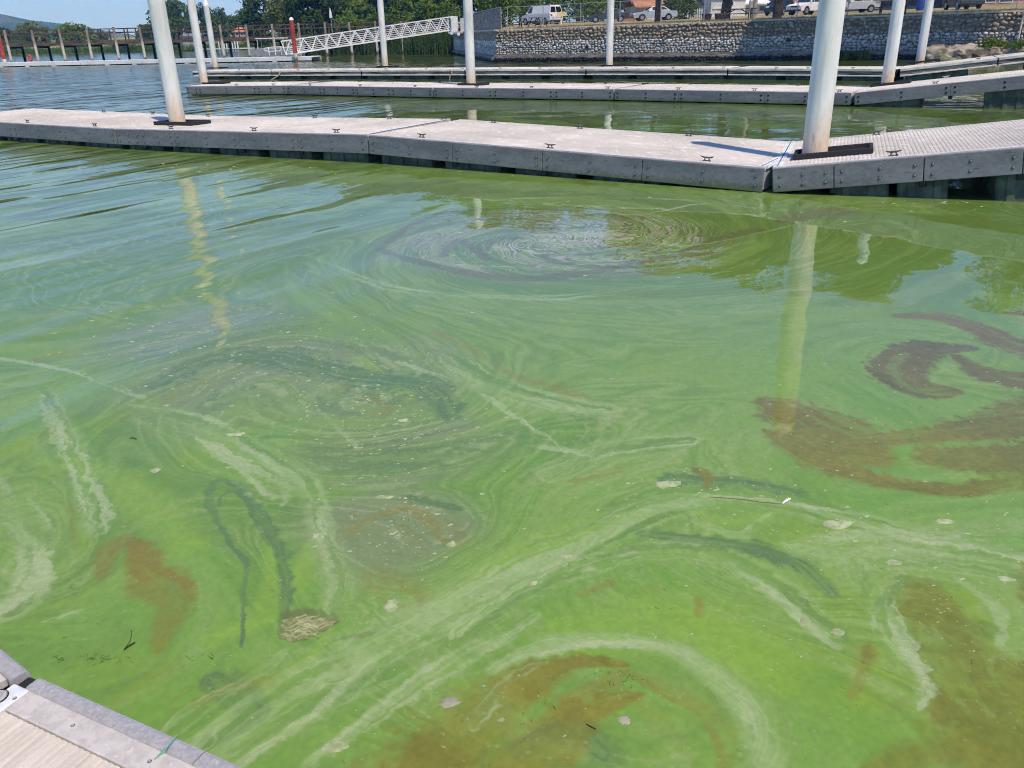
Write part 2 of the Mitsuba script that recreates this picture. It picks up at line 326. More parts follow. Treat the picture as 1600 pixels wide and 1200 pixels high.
    rb = fbm(wx * 1.15 + .5 * n1, wy * 1.15, 51, 4) + .012 * f1; r1 = .5 + .5 * dr.sin(rb * 70.0); r2 = .5 + .5 * dr.sin(rb * 150.0 + 9 * n2)
    col = mix(col, (.070, .082, .030), rg * smoothstep(.30, .75, r1) * smoothstep(.40, .60, q1 + .1 * r2) * .75)
    col = mix(col, (.20, .235, .150), rg * r2 ** 3 * smoothstep(.30, .52, st) * .95)
    col = mix(col, (.27, .275, .20), smoothstep(.95, .40, ellipse(x, y, RINGCORE) + .6 * n1) * smoothstep(.50, .62, st2 * .6 + r2 * .2 + .12) * .75)
    r = smoothstep(1.25, .5, ellipse(x, y, REGION_STREAK) + .4 * n2)
    col = mix(col, (.170, .245, .080), r * smoothstep(.50, .72, st2 * .5 + st * .5) * .60)
    # lime and dark drifts
    m, arc, d = capsules(x, y, LIME)
    col = mix(col, (.125, .245, .026), smoothstep(1.5, .2, m + .5 * (st - .5)) * .50 * near)
    m, arc, d = capsules(x, y, DARK)
    k = smoothstep(1.35, .55, m + 1.1 * f1)
    col = mix(col, (.058, .122, .036), k * near * (.50 + .40 * smoothstep(.4, .6, fbm(arc * 3, d * 40, 1, 3))))
    # brown
    m, arc, d = capsules(x, y, FAINT)
    s_ = fbm(arc * 2.5, d * 28, 2, 4)
    col = mix(col, (.125, .130, .022), smoothstep(1.4, .2, m) * smoothstep(.35, .65, s_) * .55)
    m, arc, d = capsules(x, y, BROWN)
    feather = .9 * f2 + .35 * n1 + .55 * (st2 - .5)
    away = smoothstep(3.0, 4.2, Y)
    k = smoothstep(1.50 - .1 * away, .45 + .25 * away, m + feather - .22 * away) * (.66 + .34 * away + .50 * (1 - .6 * away) * smoothstep(.38, .62, fbm(vx * 2.2, vy * 2.2, 81, 5)))
    bc = mix((.108, .118, .015), (.082, .078, .022), smoothstep(3.2, 5.0, Y))
    bc = mix(bc, (.090, .122, .014), smoothstep(.4, .65, slow) * smoothstep(4.5, 3, Y) * .8)
    bc = bc * (1 + .25 * f1 + .6 * (v - .5))
    bc = mix(bc, (.114, .112, .017), smoothstep(-.5, -1.0, X))
    s_ = fbm(arc * 2.2 + n1, d * 16 + n2, 7, 4)
    col = mix(col, bc, dr.minimum(k, 1) * .86 * (1 - .40 * smoothstep(.56, .72, s_)))
    # grey scum
    m, arc, d = capsules(x, y, GREYFILM)
    col = mix(col, (.072, .082, .030), smoothstep(1.5, .5, m + 1.0 * f1 + .8 * (st2 - .5)) * .62)
    # broad pale streams, drawn out in threads along their course
    m, arc, d = capsules(x, y, STREAM)
    s_ = fbm(arc * .9 + .5 * n1, d * 24 + .5 * f1, 61, 5); s2 = .5 + .5 * dr.sin(60.0 * fbm(arc * .7 + n1, d * 5 + .8 * n2, 63, 4))
    k = smoothstep(1.35, .35, m + .8 * (st - .5)) * near
    k = k * (.55 + .75 * smoothstep(.3, .7, fbm(vx * 1.6, vy * 1.6, 77, 4)))
    col = mix(col, (.112, .222, .044), k * .26)
    col = mix(col, (.165, .260, .092), k * smoothstep(.53, .585, s_) * (.65 + .35 * smoothstep(.40, .60, hair)) * .56)
    col = mix(col, (.180, .265, .110), k * s2 ** 8 * smoothstep(.36, .6, st) * .60)
    col = mix(col, (.072, .150, .030), k * smoothstep(.47, .35, s_) * .55)
    # pale lines of foam: filaments, bubbles and gaps
    m, arc, d = capsules(X + .07 * n2 + .035 * f1, Y + .07 * n1 + .035 * f2, PALE)
    s_ = fbm(arc * 1.6 + .5 * n1, d * 26 + .8 * f1, 4, 5)
    gap = smoothstep(.34, .56, fbm(arc * 2.4, d * 5, 17, 3))
    k = smoothstep(1.35, .55, m + 1.2 * f1) * (.75 + .25 * smoothstep(.40, .60, hair)) * (.12 + .88 * smoothstep(.38, .66, s_)) * (.60 + .40 * gap)
    col = mix(col, mix((.155, .255, .085), (.205, .290, .130), smoothstep(.45, .75, s_)), k * .80)
    vb = voronoi(X * 130, Y * 130); bub = smoothstep(.34, .12, vb[0]) * smoothstep(.55, .8, vb[2]) * smoothstep(.55, .70, s_) * gap * smoothstep(1.3, .5, m)
    col = mix(col, (.30, .36, .21), bub * .5 * near)
    # fine specks in the whole bloom
    v1, v2, vr = voronoi(X * 40, Y * 40)
    col = mix(col, (.26, .34, .15), smoothstep(.28, .12, v1 * (1 + 2 * f1)) * smoothstep(.93, .99, vr + .5 * (band - .5) * amount + .06 * g) * .16 * near)
    col = col * mi.Color3f(1.72, 1.52, 1.85)
    return dr.maximum(col * (1 + .17 * grain * smoothstep(9.0, 3.0, Y) + .12 * f1 * smoothstep(14.0, 5.0, Y)), .004)
def water_height(p, n, uv):
    X, Y = mi.Float(p.x), mi.Float(p.y)
    n1 = fbm(X * .35, Y * .35, 1, 3) - .5
    left = smoothstep(.6, -3.2, X + .10 * (Y - 8) + 1.2 * n1) * smoothstep(3.6, 5.5, Y - .25 * X)
    a = X * .515 + Y * .857; b = X * .857 - Y * .515
    w = fbm(b * 1.75 + 1.6 * n1, a * .22, 2, 2) - .5
    w2 = fbm(b * 4.5 + 2 * n1, a * .7, 7, 2) - .5
    w3 = fbm(b * .85 + 1.2 * n1, a * .16, 5, 2) - .5
    h = left * (.040 * w + .014 * w2 + .052 * w3)
    mid = smoothstep(13.5, 17.0, Y + .52 * X)                                   # behind the first dock
    h = h + mid * (.013 * (fbm(X * .45, Y * 1.3, 3, 2) - .5) + .0012 * (fbm(X * 2, Y * 5, 9, 2) - .5))
    lake = smoothstep(26.0, 60.0, dr.sqrt(X * X + Y * Y) - .6 * X)
    h = h + lake * (.11 * (fbm(X * .75 + .1 * Y, Y * .30, 5, 3) - .5) + .02 * (fbm(X * 2.0, Y * 1.5, 6, 2) - .5))
    calm = .0085 * (fbm(X * 1.4, Y * 1.4, 11, 2) - .5) + .0008 * (fbm(X * 7, Y * 7, 13, 2) - .5)
    return h + calm
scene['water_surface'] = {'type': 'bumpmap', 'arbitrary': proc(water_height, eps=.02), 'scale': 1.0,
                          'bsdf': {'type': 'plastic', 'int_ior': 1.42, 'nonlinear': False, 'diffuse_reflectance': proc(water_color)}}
_g = np.array([-1850, -400, -60, -12, 0, 12, 60, 400, 1850.0]); _gy = np.array([-60, -8, 0, 4, 10, 20, 60, 300, 1000, 1850.0])
_x, _y = np.meshgrid(_g, _gy)
_v = np.stack([_x.ravel(), _y.ravel(), 0 * _x.ravel()], 1)
_i, _j = np.meshgrid(np.arange(len(_gy) - 1), np.arange(len(_g) - 1), indexing='ij'); _w = len(_g)
_q = np.stack([_i * _w + _j, _i * _w + _j + 1, (_i + 1) * _w + _j + 1, (_i + 1) * _w + _j], -1).reshape(-1, 4)
structure('water', (_v, _q), 'water_surface', uv=_v[:, :2], label='green algae covered lake water swirled with brown and pale scum')
# ------------------------------------------------------------------ floating docks
def pj(p):
    q = np.asarray(p, float) - EYE; k = q @ _f
    return 800 + FPX * (q @ _r) / k, 600 - FPX * (q @ _u) / k
def along(P0, P1, xs):
    """lengths along the edge P0-P1 at which it passes the photograph's columns xs"""
    t = np.linspace(0, 1, 400); L = np.linalg.norm(P1 - P0)
    px = [pj(P0 + (P1 - P0) * a)[0] if (P0 + (P1 - P0) * a - EYE) @ _f > .05 else 1e5 for a in t]
    return np.interp(xs, px, t * L)
def dock_frame(P0, P1, side=1):
    ex = (P1 - P0) / np.linalg.norm(P1 - P0)
    n = np.array([-ex[1], ex[0], 0]) * side; n /= np.linalg.norm(n)
    up = np.cross(ex, n) * side
    return frame(P0, ex, n, up), np.linalg.norm(P1 - P0)
def ribbed(mb, u0, u1, v0, v1, h, pitch, depth):
    """deck sheet with ribs running across the dock"""
    k = max(1, int(round((u1 - u0) / pitch))); pitch = (u1 - u0) / k
    prof = np.array([[0, -depth], [.12, 0], [.62, 0], [.74, -depth]])
    us = (np.arange(k)[:, None] * pitch + prof[None, :, 0] * pitch).ravel() + u0
    hs = np.tile(prof[:, 1], k) + h
    us, hs = np.append(us, u1), np.append(hs, h - depth); m = len(us)
    v = np.vstack([np.stack([us, us * 0 + v0, hs], 1), np.stack([us, us * 0 + v1, hs], 1)])
    i = np.arange(m - 1)
    mb.add(v, np.stack([i, i + 1, m + i + 1, m + i], 1))
    mb.box(u0, u1, v0, v1, h - .06, h - depth - .003)
def lathe(prof, n=12):
    prof = np.asarray(prof, float); a = np.arange(n) * 2 * np.pi / n
    v = np.stack([prof[:, None, 0] * np.cos(a), prof[:, None, 0] * np.sin(a), prof[:, 1, None] + 0 * a], -1).reshape(-1, 3)
    i, j = np.meshgrid(np.arange(len(prof) - 1), np.arange(n), indexing='ij')
    return v, np.stack([i * n + j, i * n + (j + 1) % n, (i + 1) * n + (j + 1) % n, (i + 1) * n + j], -1).reshape(-1, 4)
_b = MB(); _b.add(*lathe([(.0001, .016), (.010, .0155), (.0155, .012), (.0165, .004)], 10)); BOLT_HEAD = _b.mesh()
_b = MB(); _b.add(*lathe([(.0155, .0045), (.020, .004), (.022, .001), (.022, -.004)], 12)); WASHER = _b.mesh()
bolt_dict = mikit.ply(BOLT_HEAD, 'bolt_head', smooth=40); washer_dict = mikit.ply(WASHER, 'bolt_steel', smooth=40)
def cleat_mesh():
    m = MB()
    m.tube([[-.125, 0, .082], [-.10, 0, .070], [-.05, 0, .060], [0, 0, .058], [.05, 0, .060], [.10, 0, .070], [.125, 0, .082]], [.006, .011, .015, .016, .015, .011, .006], 8)
    for s in (-1, 1):
        m.tube([[.034 * s, 0, .058], [.042 * s, 0, .02], [.052 * s, 0, .0]], [.013, .012, .02], 8)
    m.cbox(-.075, .075, -.022, .022, -.002, .010, .004)
    return m.mesh()
CLEAT = cleat_mesh()
cleat_dict = {b: mikit.ply(CLEAT, b, smooth=40) for b in ('cleat_iron', 'cleat_galv')}
def put_cleats(root, M, us, v, bsdf='cleat_iron', s=.76):
    for u in us:
        K = np.eye(4); K[:3, 3] = [u, v, .004]; K[:3, :3] *= s
        copy('cleat', cleat_dict[bsdf], M @ K, root)
def dock(label, P0, P1, w, cuts, front=(), back=(), bolts=3, side=1, ribs=.05, group=None, floats=None, rough_floats=True, detail=True, rear_iron='cleat_iron', rib_depth=.0018, fh=.30, gap=.35):
    root = thing('floating_dock', label, 'dock', group)
    M, L = dock_frame(P0, P1, side)
    mb = MB(); ribbed(mb, .012, L - .012, .055, w - .055, .0, ribs, rib_depth)
    put('deck', mb, 'deck_plastic', root, M=M)
    for v0, v1 in ((-.004, .05), (w - .05, w + .004)):
        put('edge_trim', MB().cbox(.006, L - .006, v0, v1, -.05, .005, .004), 'trim_metal', root, M=M)
    cs = sorted([.006] + [c for c in cuts if .05 < c < L - .05] + [L - .006])
    for a, b in zip(cs[:-1], cs[1:]):
        pan = put('panel', MB().cbox(a + .005, b - .005, -.040, -.006, -fh - .02, -.012, .006), 'panel_plastic', root, M=M)
        if bolts:
            W = b - a; us = [a + .09, b - .09] if W < .7 else [a + .10, (a + b) / 2 + .04 * math.sin(a * 9), b - .10]
            if detail:
                for u in us:
                    for h in (-.115, -.235):
                        K = np.eye(4); K[:3, :3] = [[1, 0, 0], [0, 0, -1], [0, 1, 0]]; K[:3, 3] = [u, -.040, h]
                        q = copy('bolt', washer_dict, M @ K, pan)
                        copy('bolt', bolt_dict, M @ K, pan)
            else:
                m = MB()
                for u in us:
                    for h in (-.115, -.235): m.tube([[u, -.036, h], [u, -.052, h]], .028, 8)
                k = put('bolts', m, 'bolt_steel', pan, M=M, kind='stuff')
    put('rear_panel', MB().cbox(.01, L - .01, w + .006, w + .04, -fh - .02, -.012, .006), 'panel_plastic', root, M=M)
    put('end_beam', MB().cbox(.004, .05, .0, w, -fh, -.062, .006), 'grey_metal', root, M=M); put('end_beam', MB().cbox(L - .05, L - .004, .0, w, -fh, -.062, .006), 'grey_metal', root, M=M)
    put('frame_beams', MB().box(.06, L - .06, .02, .10, -fh + .02, -.064).box(.06, L - .06, w - .10, w - .02, -fh + .02, -.064).box(.06, L - .06, w / 2 - .05, w / 2 + .05, -fh + .02, -.064), 'black_paint', root, M=M)
    if floats is None:
        k = max(1, int(L / 1.28)); p = L / k
        floats = [(i * p + .14, (i + 1) * p - .14) for i in range(k)]
    for a, b in floats:
        m = MB().cbox(a, b, .10, w - .10, -fh - .55, -fh + .005, .03)
        for u in np.arange(a + .16, b - .1, .30): m.cbox(u - .05, u + .05, .075, .099, -fh - .5, -fh - .02, .01)
        put('float', m, 'float_plastic', root, M=M)
    for c in cs[1:-1]:
        put('bracket', MB().cbox(c - .05, c + .05, .0, .05, -fh - .10, -fh - .0, .01), 'black_paint', root, M=M)
    put_cleats(root, M, front, .14); put_cleats(root, M, back, w - .14, rear_iron)
    return root, M, L
def collar(root, M, u0, u1, v0, v1, h=.075):
    t = .045; m = MB()
    m.cbox(u0, u1, v0, v0 + t, .004, h, .006).cbox(u0, u1, v1 - t, v1, .004, h, .006).cbox(u0, u0 + t, v0 + t, v1 - t, .004, h - .002, .006).cbox(u1 - t, u1, v0 + t, v1 - t, .004, h - .002, .006)
    return put('pile_collar', m, 'rubber', root, M=M, label='black rectangular pile collar')

mat('dark_slot', (.02, .02, .02), .8, .2)
W1 = 2.72
Ja, Jb, Jc = at(181, 200.7, .41), at(575, 210, .49), at(1197, 262, .325)
J0 = Ja + (Ja - at(0, 190.6, .42)) * -1.0
J0 = Ja + (J0 - Ja) * 1.75
GD = None
d1a, Ma, La = dock('pale section of the nearest crossing dock at the left picture edge', J0, Ja, W1, along(J0, Ja, [98, 20, -90]), along(J0, Ja, [34, 139]), along(J0, Ja, [6, 84, 172]))
d1b, Mb, Lb = dock('pale deck section carrying the left white pile of the nearest crossing dock', Ja + (Jb - Ja) * .002, Jb, W1, along(Ja, Jb, [219, 272, 373, 464]), along(Ja, Jb, [258, 388, 517]), along(Ja, Jb, [300, 418, 505]) + .9)
d1c, Mc, Lc = dock('long middle section of the nearest dock, dipping at its right end', Jb + (Jc - Jb) * .004, Jc, W1, along(Jb, Jc, [706, 847, 1003]), along(Jb, Jc, [649, 850, 1096]), along(Jb, Jc, [585, 724, 902, 1120]) + .75)
R0, R1 = at(1206, 262, .33), at(1600, 228.4, .67)
R1 = R0 + (R1 - R0) * 1.9
Lr = np.linalg.norm(R1 - R0)
_c = along(R0, R1, [1303, 1444, 1600])
d1d, Md, Ld = dock('ribbed ramp section of the nearest dock, rising right of the thick white pile', R0, R1, W1, list(_c) + [_c[-1] + 1.0, _c[-1] + 2.0], along(R0, R1, [1397]), [along(R0, R1, [1424])[0] - .35], ribs=.05, rib_depth=.005,
                   floats=[(.75, 1.42), (1.52, 2.10), (2.62, 3.7), (4.1, 5.4)])
# hinge between the two right sections: two pale metal strips
for (root, Mx, u0, u1) in ((d1c, Mc, Lc - .115, Lc - .012), (d1d, Md, .012, .125)):
    put('hinge_plate', MB().cbox(u0, u1, .0, W1, .004, .014, .003), 'hinge_metal', root, M=Mx, label='pale metal hinge strip')
    um = (u0 + u1) / 2; put('hinge_slot', MB().box(um - .006, um + .006, .01, W1 - .01, .0145, .0165), 'dark_slot', root, M=Mx)
put('hinge_plate', MB().tube([[Lc + .012, .02, -.002], [Lc + .012, W1 - .02, -.002]], .018, 8), 'hinge_metal', d1c, M=Mc)
put('hinge_plate', MB().cbox(Lb - .06, Lb - .008, .0, W1, .004, .010, .002), 'hinge_metal', d1b, M=Mb, label='thin pale metal hinge strip')

def pile(label, base, top, r=.168, bare=True):
    root = thing('mooring_pile', label, 'pile')
    x, y = base[:2]
    seg = [(r, -2.0), (r, .1), (r, 1.0), (r, 2.2), (r, top - .42), (r, top - .36)]
    put('shaft', lathe(seg, 28), 'pile_paint', root, smooth=30, M=None) if False else None
    v, f = lathe(seg, 28); v = v + [x, y, 0]
    put('shaft', (v, f), 'pile_paint', root, smooth=30)
    v, f = lathe([(r + .012, top - .40), (r + .014, top - .33), (r * .55, top - .10), (.02, top)], 28); v = v + [x, y, 0]
    put('cap', (v, f), 'cap_white', root, smooth=30)
    return root
def uv_of(M, p):
    q = np.linalg.inv(M) @ np.append(p, 1); return q[0], q[1]
pR = at(1273, 235, .46); pL = at(277, 188.5, .49)
pile('thick white steel pile with rust stained foot in the black collar at the rising ramp', pR, 4.05)
pile('white pile standing in the left part of the nearest dock', pL, 4.25)
u, v = uv_of(Md, pR); collar(d1d, Md, u - .27, u + .74, v - .30, v + .27)
u, v = uv_of(Mb, pL); collar(d1b, Mb, u - .42, u + .72, v - .28, v + .26)

# second dock
W2 = 2.6
K = [at(290, 134.6, .36), at(448, 133.3, .36), at(677, 136.7, .36), at(960, 139, .36), at(1332, 144.5, .36)]
sec2 = []
for i, (lab, cuts, fr, bk) in enumerate((
        ('free end section of the second dock behind the left white pile', [309, 401], [366, 424], [375, 436]),
        ('grey fronted section of the second dock, next to its free end', [503, 555, 611], [480, 558, 644], [493, 546, 622]),
        ('straight middle section of the second dock right of its standing white pile', [770, 865], [741, 827, 946], [705, 830, 900]),
        ('right level section of the second dock ending at the ramp joint', [1060, 1195], [1056, 1175, 1308], [1030, 1208, 1331]))):
    P0, P1 = K[i], K[i + 1]
    sec2.append(dock(lab, P0 + (P1 - P0) * .003, P1 - (P1 - P0) * .002, W2, along(P0, P1, cuts), along(P0, P1, fr), along(P0, P1, bk), detail=False, ribs=.08))
Q0 = at(1335, 144.6, .36); _q = at(1600, 117.5, .80); Q1 = Q0 + (_q - Q0) * 1.7
q2 = dock('rising ramp section of the second dock at the right picture edge', Q0, Q1, W2, list(along(Q0, Q1, [1486])) + [4.6], along(Q0, Q1, [1461]), along(Q0, Q1, [1470]), detail=False, ribs=.08, rear_iron='cleat_galv',
          floats=[(.15, 1.55), (3.05, 4.6), (5.0, 6.5)])
for (lab, b, t, sc, side) in (('slim white pile behind the free end of the second dock', at(319, 129.5, .40), 4.7, 0, 0), ('white pile in front of the stone wall corner', at(736, 131, .40), 4.75, 2, 0), ('white pile at the ramp joint of the second dock, right of the thick pile', at(1386, 131, .46), 4.85, 4, 0)):
    pile(lab, b, t, .165)
    root, M2, L2 = q2 if sc == 4 else sec2[sc]
    u, v = uv_of(M2, b); u = min(max(u, .3), L2 - .8)
    collar(root, M2, u - .42, u + .62, v - .28, v + .26)

# third dock, older make
def fascia_old(p, n, uv):
    f = fbm(p.x * 1.5, p.y * 1.5, p.z * 12, 4)
    return mix((.10, .085, .07), (.30, .27, .235), smoothstep(.35, .65, f))
mat('worn_fascia', fascia_old, .8, .2)
mat('rail_cream', vary((.50, .49, .43), (.68, .67, .60), 3), .55, .4)
def old_dock(label, P0, P1, w, front, fh=.30, floats=None):
    root = thing('old_dock', label, 'dock')
    M, L = dock_frame(P0, P1)
    m = MB(); ribbed(m, .01, L - .01, .0, w, .0, .10, .006); put('deck', m, 'deck_plastic', root, M=M)
    put('top_rail', MB().cbox(.01, L - .01, -.07, -.002, -.085, .012, .01), 'rail_cream', root, M=M)
    put('fascia', MB().cbox(.01, L - .01, -.03, -.003, -.22, -.087, .004), 'worn_fascia', root, M=M)
    put('bottom_rail', MB().cbox(.01, L - .01, -.07, -.002, -.275, -.222, .01), 'rail_cream', root, M=M)
    put('rear_panel', MB().cbox(.01, L - .01, w + .003, w + .04, -.275, .0, .01), 'worn_fascia', root, M=M)
    put('end_plate', MB().cbox(.0, .009, -.05, w, -.27, -.01, .002), 'black_paint', root, M=M); put('end_plate', MB().cbox(L - .009, L, -.05, w, -.27, -.01, .002), 'black_paint', root, M=M)
    if floats is None:
        k = max(1, int(L / 1.7)); p = L / k; floats = [(i * p + .2, (i + 1) * p - .2) for i in range(k)]
    for a, b in floats: put('float', MB().cbox(a, b, .15, w - .1, -.85, -.278, .03), 'float_plastic', root, M=M)
    put_cleats(root, M, front, .15)
    return root, M, L
z3 = .44
E_ = [at(x, y, z3) for x, y in ((301, 111.3), (425, 110.4), (565, 109.4), (727, 108.4), (916, 107.4), (1138, 106.8), (1402, 108))]
sec3 = []
LAB3 = ['free end section of the farthest weathered dock, behind the slim white pile', 'weathered dock section with a pale rope hanging from its left end', 'weathered dock section in front of the gangway and reeds', 'weathered dock section below the stone wall corner', 'weathered dock section below the sunlit cobbles and picnic table', 'weathered dock section in front of the shaded wall, ending at the far ramp']
C3 = [[370, 420], [463, 510, 559], [600, 663, 720], [779, 841, 907], [976, 1049, 1128], [1210, 1260, 1330]]
for i in range(6):
    a, b = E_[i], E_[i + 1]
    sec3.append(old_dock(LAB3[i], a + (b - a) * .003, b - (b - a) * .003, 2.3, along(a, b, C3[i])))
S0 = at(1406, 108, z3); S1 = S0 + np.array([.905, -.42, .115]) * 3.2; S2 = S0 + np.array([.905, -.42, .115]) * 8.0
r3a = old_dock('weathered ramp section of the farthest dock rising below the rocks', S0, S1, 2.3, [2.6], floats=[(.2, 2.3)])
r3b = old_dock('upper weathered ramp section of the farthest dock at the right picture edge', S1 + (S2 - S1) * .004, S2, 2.3, [], floats=[(1.0, 2.7), (3.2, 4.5)])
for (lab, b, t, s_) in (('slim white pile with pointed cap, leftmost of the farthest dock', at(337, 106.5, .46), 4.35, sec3[0]), ('white pile standing in front of the white gangway', at(602, 104.5, .46), 4.7, sec3[2]),
                   ('white pile in front of the sunlit cobble wall and picnic area', at(952, 103, .46), 4.8, sec3[4]), ('white pile beside the rocks at the far ramp', at(1437, 98, .52), 4.9, sec3[5])):
    pile(lab, b, t, .168)
    u, v = uv_of(s_[1], b)
    root, Mx, L2 = s_
    if u > L2 - .7: root, Mx, L2 = r3a; u, v = uv_of(Mx, b)
    collar(root, Mx, u - .45, u + .75, v - .30, v + .30)
mat('rope_fibre', (.55, .50, .40), .9, .2)
def rope(label, px, z):
    pts = [at(x, y, zz) for (x, y, zz) in px]
    m = MB().tube(np.array(pts) + [0, -.05, 0], .022, 7)
    single('rope', m, 'rope_fibre', label, 'rope', smooth=40)
def rope_on(label, M, pts):
    v = [(M @ np.append(p, 1))[:3] for p in pts]
    single('rope', MB().tube(v, .026, 7), 'rope_fibre', label, 'rope', smooth=40)
_t = np.linspace(0, 1, 9)
rope_on('pale rope curling down over the rail of the farthest dock at the left', sec3[1][1], [(.55 - .75 * a ** 1.6 + .25 * math.sin(a * 3), -.10 - .10 * math.sin(a * 3.1), .03 - .52 * a) for a in _t])
rope_on('short pale rope hanging straight from the farthest dock left of the wall corner pile', sec3[2][1], [(sec3[2][2] - .75 + .08 * math.sin(a * 5), -.10 - .03 * math.sin(a * 3), .03 - .48 * a) for a in _t])

# the dock the photographer stands on
def near_deck(p, n, uv):
    f = fbm(p.x * 7, p.y * 7, 1, 4); a = p.x * .905 - p.y * .425; b = p.x * .425 + p.y * .905
    s_ = fbm(a * 60, b * 5, 2, 3)
    c = mix((.54, .51, .45), (.64, .61, .545), smoothstep(.3, .7, f * .5 + s_ * .5))
    return mix(c, (.50, .45, .39), smoothstep(.62, .8, fbm(a * 30, b * 3, 5, 3)) * .4)
mat('near_deck_plastic', near_deck, .8, .25)
def plank_c(p, n, uv):
    f = fbm(p.x * 30, p.y * 30, 1, 4)
    c = mix((.47, .458, .43), (.56, .545, .515), smoothstep(.3, .7, f))
    c = mix(c, (.38, .355, .32), smoothstep(.62, .80, fbm(p.x * 90, p.y * 90, 7, 4)) * .45)
    return mix(c, (.72, .71, .68), smoothstep(.84, .92, noise(p.x * 120, p.y * 80, 3)) * .4)
mat('near_plank', plank_c, .7, .3)
def rail_c(p, n, uv):
    f = fbm(p.x * 130, p.y * 130, p.z * 130, 4)
    c = mix((.31, .32, .34), (.38, .39, .41), smoothstep(.3, .7, f))
    return mix(c, (.60, .60, .60), smoothstep(.86, .93, noise(p.x * 140, p.y * 140, 2)) * .4)
mat('rub_rail_plastic', rail_c, .65, .35)
def near_dock(label, P0, P1, w, joints, screws, ribs=.021):
    """P0 to P1 is the water edge seen from the deck; the deck lies towards the camera"""
    root = thing('floating_dock', label, 'dock')
    M, L = dock_frame(P0, P1, -1)
    cs = [0.0] + list(joints) + [L]
    for a, b in zip(cs[:-1], cs[1:]):
        m = MB(); pr = [(-.004, -.30), (-.004, -.012), (.002, -.003), (.010, .0), (.040, .0), (.046, -.004), (.048, -.012), (.048, -.30)]
        m.prism(Polygon(pr), a + .0025, b - .0025, axes=((0, 1, 0), (0, 0, 1), (1, 0, 0)))
        put('rub_rail', m, 'rub_rail_plastic', root, M=M)
    put('edge_plank', MB().cbox(.03, L - .01, .052, .124, -.02, .008, .003), 'near_plank', root, M=M, label='tan edge plank with countersunk screws')
    for u in screws:
        put('screw', MB().tube([[u, .088, .002], [u, .088, .0092]], .0036, 12), 'grey_metal', root, M=M)
        m = MB(); v, f = lathe([(.0036, .0085), (.0046, .0086), (.0054, .0081)], 16); m.add(v + [u, .088, 0], f); put('screw_ring', m, 'dark_slot', root, M=M)
    bw = 8 * ribs; u = .03
    while u < L - .02:
        m = MB(); ribbed(m, u + .001, min(u + bw, L - .01) - .001, .127, w, .002, ribs, .0035)
        put('deck_board', m, 'near_deck_plastic', root, M=M); u += bw
    put('float', MB().cbox(.2, L - .2, .12, w - .1, -.85, -.31, .03), 'float_plastic', root, M=M)
    put('frame_beams', MB().box(.03, L - .03, .05, w, -.30, -.08), 'black_paint', root, M=M)
    return root, M, L
zc = .43
c0, c1 = at(62, 1057, zc), at(385, 1200, zc)
c1 = c0 + (c1 - c0) * 5.0
nd, Mn, Ln = near_dock('pale ribbed dock with tan edge plank in the lower left picture corner', c0, c1, 2.4, list(along(c0, c1, [322])), list(along(c0, c1, [70, 160, 278])) + [1.2, 1.5])
e0, e1 = at(44, 1048, zc), at(0, 1012, zc)
e1 = e0 + (e1 - e0) * 9
nl, Ml, Ll = near_dock('small piece of pale dock at the left edge beyond the hinge', e1, e0, 2.4, [], [1.5])
# hinge hardware between the two near sections
put('hinge_plate', MB().cbox(-.035, .028, .05, 2.3, -.012, .006, .003), 'hinge_metal', nd, M=Mn, label='pale blue metal hinge strip')
put('hinge_plate', MB().cbox(Ll - .008, Ll + .045, .10, 2.3, -.016, .001, .003), 'hinge_metal', nl, M=Ml, label='pale blue metal hinge strip')
put('hinge_block', MB().cbox(-.050, -.002, .0, .045, -.20, -.014, .006), 'rubber', nd, M=Mn, label='black rubber block in the hinge gap')
m = MB(); v, f = lathe([(.0001, .018), (.012, .018), (.014, .016), (.014, .010), (.024, .009), (.026, .006)], 20); m.add(v + [-.028, .105, 0], f)
put('hinge_bolt', m, 'grey_metal', nd, smooth=30, M=Mn, label='round grey hinge bolt with washer')
m = MB(); v, f = lathe([(.0262, .0085), (.0285, .0085), (.0295, .0055)], 20); m.add(v + [-.028, .105, 0], f); put('hinge_washer', m, 'dark_slot', nd, M=Mn)
mat('green_twine', (.14, .42, .27), .8, .2)
_s = [at(275, 1150, .440), at(268, 1160, .437), at(263, 1166, .440), at(258, 1170, .442), at(250, 1177, .443), at(244, 1184, .4415)]
single('string', MB().tube([q + [.0015 * math.sin(i * 2.2), .0015 * math.cos(i * 1.7), .0005 * (i % 2)] for i, q in enumerate(np.array([np.array(_s[k]) * (1 - t) + np.array(_s[k + 1]) * t for k in range(5) for t in (0, .34, .67)]))], .0014, 6).tube([_s[2], at(257, 1175, .444), at(251, 1178, .443), at(241, 1186, .4415)], .0012, 6).tube([_s[0], at(277, 1147, .436), at(279, 1146, .428)], .0012, 6), 'green_twine', 'bit of green string lying across the rail of the lower left dock', 'string')
